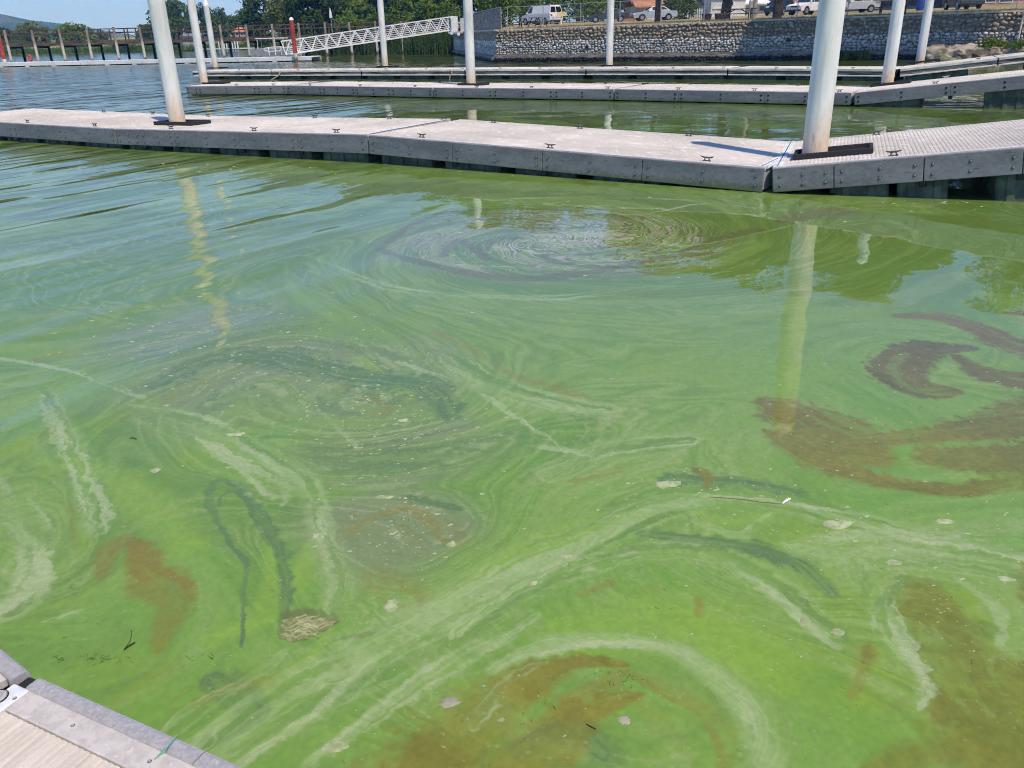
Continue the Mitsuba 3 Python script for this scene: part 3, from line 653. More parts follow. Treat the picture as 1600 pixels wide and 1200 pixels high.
# ------------------------------------------------------------------ stone wall on the shore
WC = np.array([-.55, 67.9, 0]); WD = np.array([.867, -.499, 0]); WD /= np.linalg.norm(WD); WN = np.array([-.499, -.867, 0]); WN /= np.linalg.norm(WN)   # along, outwards (to the water)
WSD = np.array([-.155, .988, 0]); WSD /= np.linalg.norm(WSD); WSN = np.array([-.988, -.155, 0])
def wall_top(x): return 2.28 + .0085 * max(x, 0)
def ground_z(x, y):
    """the park behind the wall: rises gently to the street"""
    d = (np.asarray(x) - WC[0]) * -WN[0] + (np.asarray(y) - WC[1]) * -WN[1]
    return 2.27 + .0085 * np.clip(x, 0, 60) + .0150 * np.clip(d, 0, 70)
def stone_nat(p, n, uv):
    r = cell_rand(dr.floor(p.x * 3.6), dr.floor(p.y * 3.6), dr.floor(p.z * 5)); f = fbm(p.x * 6, p.y * 6, p.z * 6, 4)
    c = mix((.22, .175, .125), (.50, .42, .32), smoothstep(.2, .8, f * .6 + r * .4))
    return mix(c, (.115, .10, .088), smoothstep(.70, .95, r) * .7)
mat('stone_natural', stone_nat, .85, .2)
def stone_wh(p, n, uv):
    f = fbm(p.x * 5, p.y * 5, p.z * 6, 4); r = cell_rand(dr.floor(p.x * 3), dr.floor(p.y * 3), dr.floor(p.z * 4.5))
    hi = smoothstep(.8, 1.5, p.z + .5 * (fbm(p.x * .8, p.y * .8, 3, 3) - .5))
    c = mix((.32, .30, .265), (.74, .74, .72), smoothstep(.3, .7, f * .7 + r * .3) * (.45 + .55 * hi))
    return mix(c, (.22, .20, .17), smoothstep(.62, .8, fbm(p.x * 1.1, p.y * 1.1, p.z * 2, 3)) * .6)
mat('stone_white', stone_wh, .8, .2)
mat('mortar', vary((.14, .125, .10), (.24, .215, .18), 4), .9, .1)
def foot_c(p, n, uv):
    f = fbm(p.x * 3, p.y * 3, p.z * 8, 4)
    c = mix((.14, .125, .105), (.27, .245, .21), smoothstep(.3, .7, f))
    return mix(c, (.022, .022, .018), smoothstep(.32, .12, p.z + .4 * (fbm(p.x * 4, p.y * 4, 2, 3) - .5)))
mat('concrete_footing', foot_c, .85, .2)
mat('coping_cream', vary((.42, .38, .30), (.58, .53, .43), 3), .85, .2)
ICO = trimesh.creation.icosphere(subdivisions=1)
IV, IF = np.asarray(ICO.vertices), np.asarray(ICO.faces)
def cobbles(org, along_, out, length, z0, z1, rows, step, depth=.125, rough=.20, zslope=0.0, seed=1):
    g = np.random.default_rng(seed); V, Fc, k = [], [], 0
    rh = (z1 - z0) / rows
    for r in range(rows):
        u = -g.random() * step
        while u < length:
            w = step * g.uniform(.55, 1.6); h = rh * g.uniform(.72, 1.38)
            c = u + w / 2
            if 0 < c < length:
                zc_ = z0 + (r + .5) * rh + g.normal(0, rh * .17)
                zc_ = z0 + (zc_ - z0) * (1 + zslope * c / (z1 - z0))
                sp = np.sign(IV) * np.abs(IV) ** g.uniform(.78, 1.1) * (1 + rough * (g.random((len(IV), 1)) - .5))
                a = g.normal(0, .22); ca, sa = math.cos(a), math.sin(a)
                lx, lz = sp[:, 0] * w * .48, sp[:, 2] * h * .50
                lx, lz = lx * ca - lz * sa, lx * sa + lz * ca
                p = org + along_ * (c + lx)[:, None] + out * (sp[:, 1] * depth * g.uniform(.8, 1.5))[:, None] + np.array([0, 0, 1.0]) * (zc_ + lz)[:, None]
                V.append(p); Fc.append(IF[:, ::-1] + k); k += len(IV)
            u += w
    return np.vstack(V), np.vstack(Fc)
WL = 50.0
wall = thing('stone_wall', 'long cobblestone retaining wall on the shore with a whitened lower band', 'wall')
WEND = WC + WD * WL; zE = wall_top(WEND[0])
def wall_solid(o, d, n, L, back, za, zb0, zb1):
    o = np.asarray(o, float); v = []
    for s, zt in ((0, zb0), (L, zb1)):
        for q in (0, -back):
            for z in (za, zt): v.append(o + d * s + n * q + [0, 0, z])
    return np.array(v), BOXF
put('core', MB().add(*wall_solid(WC, WD, WN, WL, 1.0, -1.0, 2.24, zE - .04)).add(*wall_solid(WC - WN * .0 - WSN * 0, WSD, WSN, 34, 1.0, -1.0, 2.24, 2.24)), 'mortar', wall)
put('cobbles', cobbles(WC, WD, WN, WL, 1.46, 2.24, 4, .27, zslope=(zE - 2.28) / WL, seed=3), 'stone_natural', wall, smooth=True, kind='stuff', label='grey brown natural cobbles of the upper band')
put('cobbles', cobbles(WC, WD, WN, WL, .52, 1.46, 6, .23, seed=4), 'stone_white', wall, smooth=True, kind='stuff', label='whitened cobbles of the lower band')
put('cobbles', cobbles(WC + WSD * .1, WSD, WSN, 34, 1.52, 2.24, 4, .32, depth=.05, seed=5), 'stone_natural', wall, smooth=True, kind='stuff')
put('cobbles', cobbles(WC + WSD * .1, WSD, WSN, 34, .45, 1.52, 6, .30, depth=.04, seed=6), 'stone_white', wall, smooth=True, kind='stuff')
put('footing', MB().add(*wall_solid(WC + WN * .30 - WD * .3, WD, WN, WL, .8, -1.0, .36, .36)).add(*wall_solid(WC + WN * .14 - WD * .14, WD, WN, WL, .6, -.9, .54, .54)).add(*wall_solid(WC + WSN * .25 , WSD, WSN, 34, .8, -1.0, .40, .40)), 'concrete_footing', wall)
put('mussels', cobbles(WC + WN * .32, WD, WN, WL, -.05, .30, 3, .17, depth=.07, rough=.5, seed=8), 'black_paint', wall, smooth=True, kind='stuff', label='dark crust of mussels along the waterline')
cv, cf = wall_solid(WC + WN * .06 - WD * .06, WD, WN, WL, .50, 2.20, 2.31, zE + .03); cv[[4, 6], 2] = zE - .06; cv[[0, 2], 2] = 2.22
put('coping', (cv, cf), 'coping_cream', wall)
put('coping', MB().add(*wall_solid(WC + WSN * .06 + WSD * .5, WSD, WSN, 33, .50, 2.2, 2.31, 2.31)), 'coping_cream', wall)
for x, y in ((918, 73), (1232, 62)):
    d = ray(x, y); t = ((WC - EYE) @ WN) / (d @ WN); p = EYE + d * t
    put('drain_pipe', MB().tube([p + WN * -.1, p + WN * .16], .11, 12), 'black_paint', wall, smooth=40)

# ground
def grass_c(p, n, uv):
    f = fbm(p.x * .35, p.y * .35, 2, 4); g = fbm(p.x * 6, p.y * 6, 5, 3)
    c = mix((.22, .19, .12), (.12, .13, .055), smoothstep(.42, .62, f * .7 + g * .3))
    return mix(c, (.30, .26, .18), smoothstep(.6, .8, g) * .5)
mat('dry_lawn', grass_c, .95, .1)
mat('asphalt', vary((.045, .045, .047), (.075, .075, .075), 3), .9, .2)
def grid_sheet(fn, us, vs):
    U, V_ = np.meshgrid(us, vs); P = fn(U.ravel(), V_.ravel())
    i, j = np.meshgrid(np.arange(len(vs) - 1), np.arange(len(us) - 1), indexing='ij'); w = len(us)
    return P, np.stack([i * w + j, i * w + j + 1, (i + 1) * w + j + 1, (i + 1) * w + j], -1).reshape(-1, 4)
def park(u, v):
    # u along the wall from its corner, v metres behind the wall face
    e = np.maximum(v - 0.5, 0)
    P = WC[None, :2] + np.outer(u, WD[:2]) + np.outer(v, -WN[:2])
    # the left edge follows the side wall
    s = np.clip((8 - u) / 8, 0, 1)[:, None]
    side = WC[None, :2] + np.outer(np.maximum(v, 0), WSD[:2]) + np.outer(u, WD[:2])
    P = P * (1 - s) + side * s
    return np.column_stack([P, ground_z(P[:, 0], P[:, 1])])
structure('park_ground', grid_sheet(park, np.concatenate([[.45], np.arange(4, 80, 4), [120, 300, 1000]]), np.concatenate([[.42, 1, 2, 4], np.arange(8, 64, 4), [80, 120, 300, 1000]])), 'dry_lawn', smooth=True, label='dry park lawn behind the stone wall')
def tufts(pts, h, n, spread, g, wid=.012, lean=.35):
    """upright blades at points"""
    V, Fc, k = [], [], 0
    P = np.repeat(np.asarray(pts, float), n, 0); N = len(P)
    P = P + np.column_stack([g.normal(0, spread, N), g.normal(0, spread, N), np.zeros(N)])
    a = g.uniform(0, 2 * np.pi, N); hh = h * g.uniform(.55, 1.15, N)
    d = np.column_stack([np.cos(a), np.sin(a), 0 * a]) * wid
    l = np.column_stack([g.normal(0, lean, N), g.normal(0, lean, N), 0 * a]) * hh[:, None]
    mid = P + l * .35 + np.column_stack([0 * a, 0 * a, hh * .6]); tip = P + l + np.column_stack([0 * a, 0 * a, hh])
    V = np.stack([P - d, P + d, mid + d * .7, mid - d * .7, tip], 1).reshape(-1, 3)
    b = np.arange(N)[:, None] * 5
    return V, np.vstack([b + [0, 1, 2], b + [0, 2, 3], b + [3, 2, 4]])
def leafy(name, a, b, trans=.35, f=.6):
    def c(p, n, uv):
        k = fbm(p.x * f, p.y * f, p.z * f, 3); r = cell_rand(dr.floor(p.x * 4), dr.floor(p.y * 4), dr.floor(p.z * 4))
        return mix(a, b, smoothstep(.25, .75, k * .55 + r * .45))
    scene[name] = {'type': 'principledthin', 'base_color': proc(c), 'roughness': .55, 'diff_trans': trans * 2, 'spec_trans': 0.0, 'eta': 1.4}
    return name
leafy('leaf_dark', (.036, .068, .018), (.090, .145, .034))
leafy('leaf_mid', (.056, .112, .020), (.135, .205, .040))
leafy('leaf_bright', (.095, .170, .026), (.195, .275, .050))
leafy('leaf_yellow', (.120, .160, .034), (.215, .250, .070))
leafy('leaf_olive', (.058, .082, .026), (.125, .145, .048))
leafy('leaf_blue', (.030, .055, .030), (.07, .10, .05))
leafy('reed_green', (.045, .085, .020), (.10, .155, .045), .3, 2)
leafy('dry_blade', (.30, .245, .13), (.42, .35, .20), .2)
mat('bark', vary((.035, .028, .022), (.075, .062, .05), 5), .9, .1)
mat('bark_pale', vary((.26, .235, .20), (.40, .37, .32), 4), .9, .1)
# dry grass along the top of the wall
g = np.random.default_rng(21)
u_ = g.uniform(.5, 46, 2600); v_ = g.uniform(.6, 2.2, 2600)
put('grass_fringe', tufts(np.column_stack([WC[0] + WD[0] * u_ - WN[0] * v_, WC[1] + WD[1] * u_ - WN[1] * v_, np.array([wall_top(x) for x in WC[0] + WD[0] * u_ - WN[0] * v_]) - .02]), .22, 3, .12, g, .012), 'dry_blade', None, kind='stuff')
labels['grass_fringe'] = {'label': 'thin dry grass growing along the top of the stone wall', 'category': 'grass', 'kind': 'stuff'}

# chain link fence on the wall
mat('fence_steel', (.30, .31, .31), .5, .5)
fence = thing('chain_link_fence', 'chain link fence with thin steel posts running along the top of the wall', 'fence')
def on_wall(u, v=.62): 
    p = WC + WD * u - WN * v; return np.array([p[0], p[1], wall_top(p[0])])
FH = 1.55
us = list(np.arange(.7, 47, 3.05))
for u in us: put('post', MB().tube([on_wall(u) - [0, 0, .2], on_wall(u) + [0, 0, FH + .04]], .030, 8), 'fence_steel', fence, smooth=40)
put('top_rail', MB().tube([on_wall(.7) + [0, 0, FH], on_wall(47) + [0, 0, FH]], .021, 6), 'fence_steel', fence, smooth=40)
m = MB()
for s in (-1, 1):
    for u in np.arange(-1.6, 46.9, .115):
        a_, b_ = u, u + s * 1.5
        ua, ub = (a_, b_)
        ta = 0.0; tb = 1.0
        if min(ua, ub) < .7 or max(ua, ub) > 47: continue
        A, B = on_wall(ua) + [0, 0, .03], on_wall(ub) + [0, 0, FH]
        m.tube([A, B], .0022, 3, cap=False)
put('mesh', m, 'fence_steel', fence, kind='stuff')
def on_side(s, v=.55):
    p = WC + WSD * s - WSN * v; return np.array([p[0], p[1], 2.28])
mat('slat_grey', vary((.10, .105, .11), (.16, .165, .17), 3), .6, .3)
f2 = thing('privacy_fence', 'slatted grey fence turning back from the wall corner to the gangway', 'fence')
for s in np.arange(.8, 22, 2.6): put('post', MB().tube([on_side(s) - [0, 0, .1], on_side(s) + [0, 0, 1.62]], .03, 8), 'fence_steel', f2, smooth=40)
put('top_rail', MB().tube([on_side(.8) + [0, 0, 1.58], on_side(21.6) + [0, 0, 1.58]], .022, 6), 'fence_steel', f2)
m = MB()
for s in np.arange(.95, 21.4, .16): m.bar(on_side(s) + [0, 0, .05], on_side(s) + [0, 0, 1.54], .12, .012, up=WSN)
put('slats', m, 'slat_grey', f2, kind='stuff')

# rocks and weeds at the right foot of the wall
def boulder(c, r, seed, flat=.65):
    ic = trimesh.creation.icosphere(subdivisions=2); v = np.asarray(ic.vertices)
    d = meshkit.fbm(v * 1.4 + seed * 7.3, 3, seed) - .5; d2 = meshkit.fbm(v * 5 + seed, 3, seed + 5) - .5
    v = v * (1 + .95 * np.sign(d) * np.abs(d) ** .85 + .22 * d2)[:, None] * np.asarray(r) * [1, 1, flat] + c
    return v, np.asarray(ic.faces)
mat('rock', vary((.13, .115, .09), (.34, .31, .26), 2.5), .9, .1); mat('bank_dirt', vary((.06, .052, .04), (.14, .12, .09), 1.5), .95, .1)
mat('rock_algae', vary((.10, .13, .05), (.26, .25, .19), 3), .85, .15)
ROCKS = [(1478, 82, 1.0, 'flat grey boulder, leftmost below the sunlit cobbles', 'rock'), (1500, 84, .75, 'dark boulder behind the flat grey one at the wall foot', 'rock'), (1516, 78, .95, 'big tan boulder leaning against the wall foot', 'rock'), (1535, 84, .7, 'low grey boulder in front of the tan one', 'rock'),
         (1557, 80, .65, 'small boulder below the green bush', 'rock'), (1566, 84, .5, 'pale stone at the right end of the boulders', 'rock'), (1472, 90, .55, 'algae green stone in the water below the wall, right of the pile', 'rock_algae'), (1492, 91, .4, 'small green stone in the water', 'rock_algae'), (1455, 88, .5, 'whitish stone at the waterline beside the pile', 'rock'), (1548, 77, .8, 'brown boulder half under the bush', 'rock'), (1590, 82, .9, 'brown bank boulder at the right picture edge', 'rock')]
for i, (x, y, r, lab, b) in enumerate(ROCKS):
    c = at(x, y + 6, 0.0); sc = 1.0
    dW = (WC - c) @ WN        # distance to the wall face
    if -dW < .6 * r + .3: c = c + WN * (.6 * r + .3 + dW)
    c[2] = .05 + (.25 * r if b == 'rock' else -.05)
    single('boulder', boulder(c, [r, r * .8, r], i + 2), b, lab, 'rock', smooth=24)
bank_c = at(1560, 90, 0)
bank = []
def bankfn(u, v):
    P = WC[None, :2] + np.outer(u, WD[:2]) + np.outer(v, WN[:2])
    z = .30 - .30 * v + .5 * (meshkit.fbm(np.column_stack([P * .7, 0 * u]), 3, 3) - .5) + np.clip((u - 33) * .05, -1.2, .5)
    return np.column_stack([P, z])
structure('shore_bank', grid_sheet(bankfn, np.arange(29, 52, .4), np.arange(.02, 6, .4)), 'bank_dirt', smooth=True, label='rubble bank at the foot of the wall')

def crown(blobs, leaf, n, g, thin=.35, flat=0.0, clump=1.6):
    """leaf quads through the volume of several ellipsoids; gaps where clump noise is low"""
    vol = np.array([b[3] * b[4] * b[5] for b in blobs]) ** .75; cnt = (n * vol / vol.sum()).astype(int)
    P, N = [], []
    for (bx_, by_, bz_, rx, ry, rz), k in zip(blobs, cnt):
        d = g.normal(size=(int(k * 1.8), 3)); d /= np.linalg.norm(d, axis=1, keepdims=True)
        r = g.random(len(d)) ** .38
        lump = .78 + .44 * meshkit.fbm(d * 2.3 + [bx_, by_, bz_], 3, 5)
        p = d * (r * lump)[:, None] * [rx, ry, rz] + [bx_, by_, bz_]
        keep = meshkit.fbm(p / clump, 2, 11) > thin + .10 * g.random(len(p))
        p, d = p[keep][:k], d[keep][:k]
        P.append(p); N.append(d)
    P, N = np.vstack(P), np.vstack(N)
    N = N * .6 + g.normal(size=N.shape) * .6 + [0, 0, .35]; N /= np.linalg.norm(N, axis=1, keepdims=True)
    a = np.cross(N, g.normal(size=N.shape)); a /= np.linalg.norm(a, axis=1, keepdims=True); b = np.cross(N, a)
    s = leaf * g.uniform(.6, 1.4, len(P))[:, None]
    V = np.stack([P - a * s, P - b * s * .45, P + a * s, P + b * s * .45], 1).reshape(-1, 3)
    i = np.arange(len(P))[:, None] * 4
    return V, np.vstack([i + [0, 1, 2], i + [0, 2, 3]])
TREE_N = [0]
def tree(name, label, base, H, R, leaf, bsdf, n, cb=.30, group=None, trunk=None, bark='bark', blobs=None, lean=(0, 0), seed=None, thin=.36, cat='tree', width=1.0, clump=1.6):
    TREE_N[0] += 1; g = np.random.default_rng(seed or 100 + TREE_N[0])
    base = np.asarray(base, float); root = thing(name, label, cat, group)
    tr = trunk or H * .022
    top = base + [lean[0], lean[1], H * .8]
    c0_ = base[2] + H * cb; hc = H * (1 - cb)
    if blobs is None:
        blobs = []
        for k in range(11):
            t = (k + .5) / 11; prof = math.sin(math.pi * (.12 + .80 * t)) ** .7
            a = k * 2.4 + g.uniform(-.5, .5); rr = R * prof * .55
            blobs.append((base[0] + lean[0] * t + math.cos(a) * rr, base[1] + lean[1] * t + math.sin(a) * rr, c0_ + hc * (.10 + .80 * t), R * g.uniform(.42, .62) * width, R * g.uniform(.42, .62), hc * g.uniform(.13, .20) + R * .12))
    m = MB(); k = 7; tt = np.linspace(0, 1, k)
    sp = base + np.outer(tt, top - base) + np.column_stack([g.normal(0, .12, k), g.normal(0, .12, k), 0 * tt]) * H * .05 * tt[:, None]
    sp[0] = base - [0, 0, .2]
    m.tube(sp, tr * (1.15 - .85 * tt), 9)
    for b in blobs:
        t0 = g.uniform(.35, .8); p0 = base + (top - base) * t0; p1 = np.array(b[:3])
        if p1[2] < p0[2]: p0 = base + (top - base) * .3
        mid = (p0 + p1) / 2 + [0, 0, .06 * H * g.random()]
        m.tube([p0, mid, p1], [tr * .42, tr * .28, tr * .10], 6)
    put('trunk', m, bark, root, smooth=50)
    put('crown', crown(blobs, leaf, n, g, thin, clump=clump), bsdf, root)
    return root
def bush(name, label, c, r, leaf, bsdf, n, group=None, cat='bush', seed=None, thin=.34, clump=.8):
    TREE_N[0] += 1; g = np.random.default_rng(seed or 300 + TREE_N[0])
    root = thing(name, label, cat, group)
    blobs = [(c[0] + g.uniform(-.6, .6) * r[0], c[1] + g.uniform(-.5, .5) * r[1], c[2] + r[2] * g.uniform(.35, .8), r[0] * .55, r[1] * .55, r[2] * g.uniform(.4, .6)) for _ in range(8)]
    m = MB()
    for b in blobs[:5]: m.tube([[c[0], c[1], c[2] - .1], [(c[0] + b[0]) / 2, (c[1] + b[1]) / 2, c[2] + r[2] * .35], b[:3]], [.06, .045, .02], 5)
    put('stem', m, 'bark', root)
    put('foliage', crown(blobs, leaf, n, g, thin, clump=clump), bsdf, root)
    return root
# ------------------------------------------------------------------ far shore, hill
def shore_c(p, n, uv):
    f = fbm(p.x * .08, p.y * .08, 1, 4)
    return mix((.06, .10, .03), (.19, .18, .09), smoothstep(.4, .7, f))
mat('shore_grass', shore_c, .95, .1)
SH = np.array([(-900, 420), (-300, 225), (-120, 205), (-80, 196), (-50, 188), (-36, 176), (-26, 140), (-20, 119), (-12, 113), (-5, 108)], float)
def shore(u, v):
    # u runs along the shoreline, v inland
    X = np.interp(u, np.arange(len(SH)), SH[:, 0]); Y = np.interp(u, np.arange(len(SH)), SH[:, 1])
    n = np.column_stack([.28 + 0 * X, .96 + 0 * X])
    P = np.column_stack([X, Y]) + n * v[:, None]
    z = -.4 + 1.5 * np.clip(v / 8, 0, 1) + .02 * np.clip(v - 8, 0, 150)
    return np.column_stack([P, z])
structure('far_shore', grid_sheet(shore, np.linspace(0, len(SH) - 1, 46), np.array([-1, 1, 3, 8, 20, 60, 160, 500, 1100.0])), 'shore_grass', smooth=True, label='low green shore behind the wooden pier')
def hill_c(p, n, uv):
    f = fbm(p.x * .008, p.y * .008, p.z * .01, 4)
    return mix((.025, .045, .02), (.075, .08, .04), smoothstep(.4, .65, f))
mat('hill_scrub', hill_c, .95, .1)
hp = [(-420, 95), (-300, 30), (-180, -6), (-90, 5), (0, 27), (25, 34), (45, 44), (75, 52), (110, 59), (150, 63), (220, 66), (300, 68), (420, 66)]
HY = 1400.0
crest = np.array([atY(x, y, HY) for x, y in hp])
def hillfn(u, v):
    X = np.interp(u, np.arange(len(crest)), crest[:, 0]); Z = np.interp(u, np.arange(len(crest)), crest[:, 2])
    P = np.column_stack([X, HY + v])
    pr = np.interp(v, [-800, -350, 0, 400], [0, .42, 1, .5])
    z = -3 + (Z + 3) * pr + 30 * (meshkit.fbm(np.column_stack([P * .008, 0 * X]), 4, 2) - .5) * (1 - np.abs(pr - .5) * 2)
    return np.column_stack([P, z])
structure('hill', grid_sheet(hillfn, np.linspace(0, len(crest) - 1, 60), np.linspace(-800, 400, 26)), 'hill_scrub', smooth=True, label='blue hazy hill on the far side of the lake')

# ------------------------------------------------------------------ wooden pier
PA, PB = np.array([-82.0, 101.0, 0]), np.array([-3.0, 108.5, 0])
PL = np.linalg.norm(PB - PA); PD = (PB - PA) / PL; PN = np.array([PD[1], -PD[0], 0])      # PN: towards the camera
pier = thing('wooden_pier', 'long dark wooden pier with rails on pale footed posts', 'pier')
def pp(u, v, z): return PA + PD * u + PN * v + [0, 0, z]
PIER_Z, RAIL_Z = 2.35, 3.58
m = MB()
put('deck_beam', MB().bar(pp(0, .05, PIER_Z - .28), pp(PL, .05, PIER_Z - .28), .12, .34), 'old_wood', pier)
put('deck_beam', MB().bar(pp(0, -2.9, PIER_Z - .28), pp(PL, -2.9, PIER_Z - .28), .12, .34), 'tarred_wood', pier)
put('deck', MB().bar(pp(0, -1.45, PIER_Z - .04), pp(PL, -1.45, PIER_Z - .04), 3.1, .08), 'old_wood', pier)
for v in (.12, -2.95):
    put('hand_rail', MB().bar(pp(0, v, RAIL_Z), pp(PL, v, RAIL_Z), .20, .07), 'old_wood', pier)
    put('mid_rail', MB().bar(pp(0, v, RAIL_Z - .42), pp(PL, v, RAIL_Z - .42), .05, .11), 'old_wood', pier)
g = np.random.default_rng(5)
sp_ = 3.02; i = 0
for u in np.arange(.6, PL, sp_):
    tilt = g.normal(0, .03)
    put('post', MB().tube([pp(u, .22, -1.5), pp(u + tilt, .22, 1.5), pp(u + tilt * 2, .22, RAIL_Z + .10 + g.uniform(-.04, .08))], [.155, .150, .140], 9), 'pier_post', pier, smooth=40)
    put('pile', MB().tube([pp(u + .25, -2.8, -1.5), pp(u + .25, -2.8, PIER_Z - .1)], .15, 8), 'tarred_wood', pier, smooth=40)
    put('cross_beam', MB().bar(pp(u + .1, .2, PIER_Z - .55), pp(u + .1, -3.0, PIER_Z - .55), .2, .25), 'tarred_wood', pier)
    for v in (.10, -2.9):
        put('rail_post', MB().bar(pp(u + sp_ / 2, v, PIER_Z - .1), pp(u + sp_ / 2, v, RAIL_Z), .11, .11), 'old_wood', pier)
        if v < 0: put('rail_post', MB().bar(pp(u + .2, v, PIER_Z - .1), pp(u + .2, v, RAIL_Z), .13, .13), 'old_wood', pier)
mat('red_buoy', (.55, .06, .07), .5, .4)
b_ = atY(47, 91, 99.0)
single('life_ring', MB().add(*(lambda t: (np.asarray(t.vertices) @ np.array([[1, 0, 0], [0, 0, 1], [0, 1, 0]]) * [1, 1, 1.2] + b_, np.asarray(t.faces)))(trimesh.creation.torus(.19, .09, major_sections=18, minor_sections=8))), 'red_buoy', 'red life ring hanging low on a pier post at the left', 'life ring', smooth=True)

# ------------------------------------------------------------------ long white floating dock in front of the pier
FA, FB = at(-60, 99.5, .42), at(487, 88.2, .42)
fp = [FA + (FB - FA) * t for t in (along(FA, FB, [-40, 125, 252, 371, 487]) / np.linalg.norm(FB - FA))]
def white_dock(label, a, b):
    root = thing('white_dock', label, 'dock')
    M, L = dock_frame(a, b)
    put('deck', MB().cbox(.02, L - .02, -.01, 2.2, -.08, .0, .01), 'float_white', root, M=M)
    put('fascia', MB().cbox(.02, L - .02, -.06, -.012, -.34, .02, .01), 'float_white', root, M=M)
    put('rear_panel', MB().cbox(.02, L - .02, 2.202, 2.25, -.34, .0, .01), 'float_white', root, M=M)
    k = int(L / 2.6); p = L / k
    for i in range(k): put('float', MB().cbox(i * p + .35, (i + 1) * p - .35, .05, 2.15, -.9, -.345, .03), 'black_paint', root, M=M)
    for i in range(1, k): put('bracket', MB().cbox(i * p - .25, i * p + .25, -.05, .3, -.46, -.345, .01), 'float_white', root, M=M)
    return root
WD_L = ['long white dock section at the left picture edge', 'white dock section in front of the pier behind the left white pile', 'white dock section below the slim white piles', 'last white dock section carrying the gangway foot']
WDS = [white_dock(l, fp[i], fp[i + 1]) for i, l in enumerate(WD_L)]
def red_pile(label, px, y, top_px, Y):
    root = thing('red_pile', label, 'pile')
    p = atY(px, y, Y); t = atY(top_px[0], top_px[1], Y); H_ = t[2]
    v, f = lathe([(.19, -1.5), (.19, .75)], 16); put('foot', (v + [p[0], p[1], 0], f), 'pier_post', root, smooth=40)
    v, f = lathe([(.20, .75), (.20, H_ - .22)], 16); put('shaft', (v + [p[0], p[1], 0], f), 'red_paint', root, smooth=40)
    v, f = lathe([(.22, H_ - .25), (.22, H_ - .18), (.10, H_), (.01, H_ + .03)], 16); put('cap', (v + [p[0], p[1], 0], f), 'cap_white', root, smooth=40)
_Yr = at(462, 91, 0)[1]
red_pile('rusty red pile with a white cap in front of the gangway foot', 462, 88, (455, 27), 84.2)
red_pile('rusty red pile cut by the left picture edge', 8, 99, (-3, 44), 93.0)

# ------------------------------------------------------------------ gangway
ga, gb = atY(447, 85.6, 86.0), atY(705, 47.0, 90.0)
ga[2] = .62
gt0, gt1 = 1.22, 1.28
gang = thing('gangway', 'white aluminium truss gangway sloping from the white dock up to the wall', 'gangway')
GX = (gb - ga); GL = np.linalg.norm(GX); GX /= GL
GN = np.array([GX[1], -GX[0], 0]); GN /= np.linalg.norm(GN); GU = np.cross(GX, -GN); GU = GU if GU[2] > 0 else -GU
def gp(u, v, h): return ga + GX * u + GN * v + np.array([0, 0, 1.0]) * h
for v in (0, -1.5):
    put('bottom_chord', MB().bar(gp(0, v, 0), gp(GL, v, 0), .10, .12), 'white_alu', gang)
    put('top_chord', MB().bar(gp(-.35 if v == 0 else 0, v, gt0), gp(GL + .2, v, gt0), .09, .10), 'white_alu', gang)
    nb = 13; s = GL / nb
    for i in range(nb):
        put('brace', MB().bar(gp(i * s, v, .05), gp((i + .42) * s, v, gt0 - .05), .075, .075), 'white_alu', gang)
        put('brace', MB().bar(gp((i + .42) * s, v, gt0 - .05), gp((i + 1) * s, v, .05), .075, .075), 'white_alu', gang)
    put('end_post', MB().bar(gp(0, v, 0), gp(-.3, v, gt0), .08), 'white_alu', gang); put('end_post', MB().bar(gp(GL, v, 0), gp(GL, v, gt0), .08), 'white_alu', gang)
    for k in range(1, 7): put('guard_rail', MB().bar(gp(.2, v - .07 * (1 if v == 0 else -1), k * gt0 / 7), gp(GL - .1, v - .07 * (1 if v == 0 else -1), k * gt0 / 7), .03, .035), 'white_alu', gang)
put('walkway', MB().add([gp(u, v, h) for u in (0, GL) for v in (-.02, -1.48) for h in (-.05, .02)], BOXF), 'grey_metal', gang)
# landing rail at the gangway foot and steel landing at its head
rail = thing('landing_rail', 'small white handrail on the dock beside the gangway foot', 'handrail')
lo = [atY(x, y, 86.5) for x, y in ((412, 73), (421, 86.5), (431, 86.2), (441, 85.8))]
for x, y, yt in ((421, 86.8, 74), (431, 86.2, 73.5), (440, 85.8, 73)):
    a = atY(x, y, 86.5); b = atY(x - 1.4, yt, 86.5); put('post', MB().bar(a, b, .06), 'white_alu', rail)
put('top_rail', MB().tube([atY(419, 80, 86.5), atY(413.5, 78.5, 86.5), atY(413.2, 75.5, 86.5), atY(416, 74.2, 86.5), atY(441, 72.6, 86.5)], .032, 6), 'white_alu', rail)
put('mid_rail', MB().bar(atY(419, 80.2, 86.5), atY(441, 79.3, 86.5), .05), 'white_alu', rail)
lan = thing('landing', 'grey and white steel landing box where the gangway meets the wall', 'landing')
h0 = gp(GL, 0, 0)
put('frame', MB().cbox(h0[0] + .05, h0[0] + .65, h0[1] - .4, h0[1] + 1.6, h0[2] - .15, h0[2] + 1.25, .02), 'white_alu', lan)
put('platform', MB().cbox(h0[0] - .3, h0[0] + 3.4, h0[1] - .5, h0[1] + 1.9, h0[2] - .34, h0[2] - .16, .02), 'grey_metal', lan)
put('box', MB().cbox(h0[0] + .95, h0[0] + 1.65, h0[1] - .45, h0[1] + .7, h0[2] - .16, h0[2] + 1.05, .03), 'trim_metal', lan)
for k in range(2): put('roller', MB().tube([h0 + [.05 + .7 * k, -.5, -.28 - .1 * k], h0 + [.05 + .7 * k, -.2, -.28 - .1 * k]], .16, 12), 'white_alu', lan)
put('cabinet', MB().cbox(h0[0] + 1.9, h0[0] + 3.3, h0[1] - .3, h0[1] + 1.2, h0[2] - .16, h0[2] + 1.15, .03), 'grey_metal', lan)

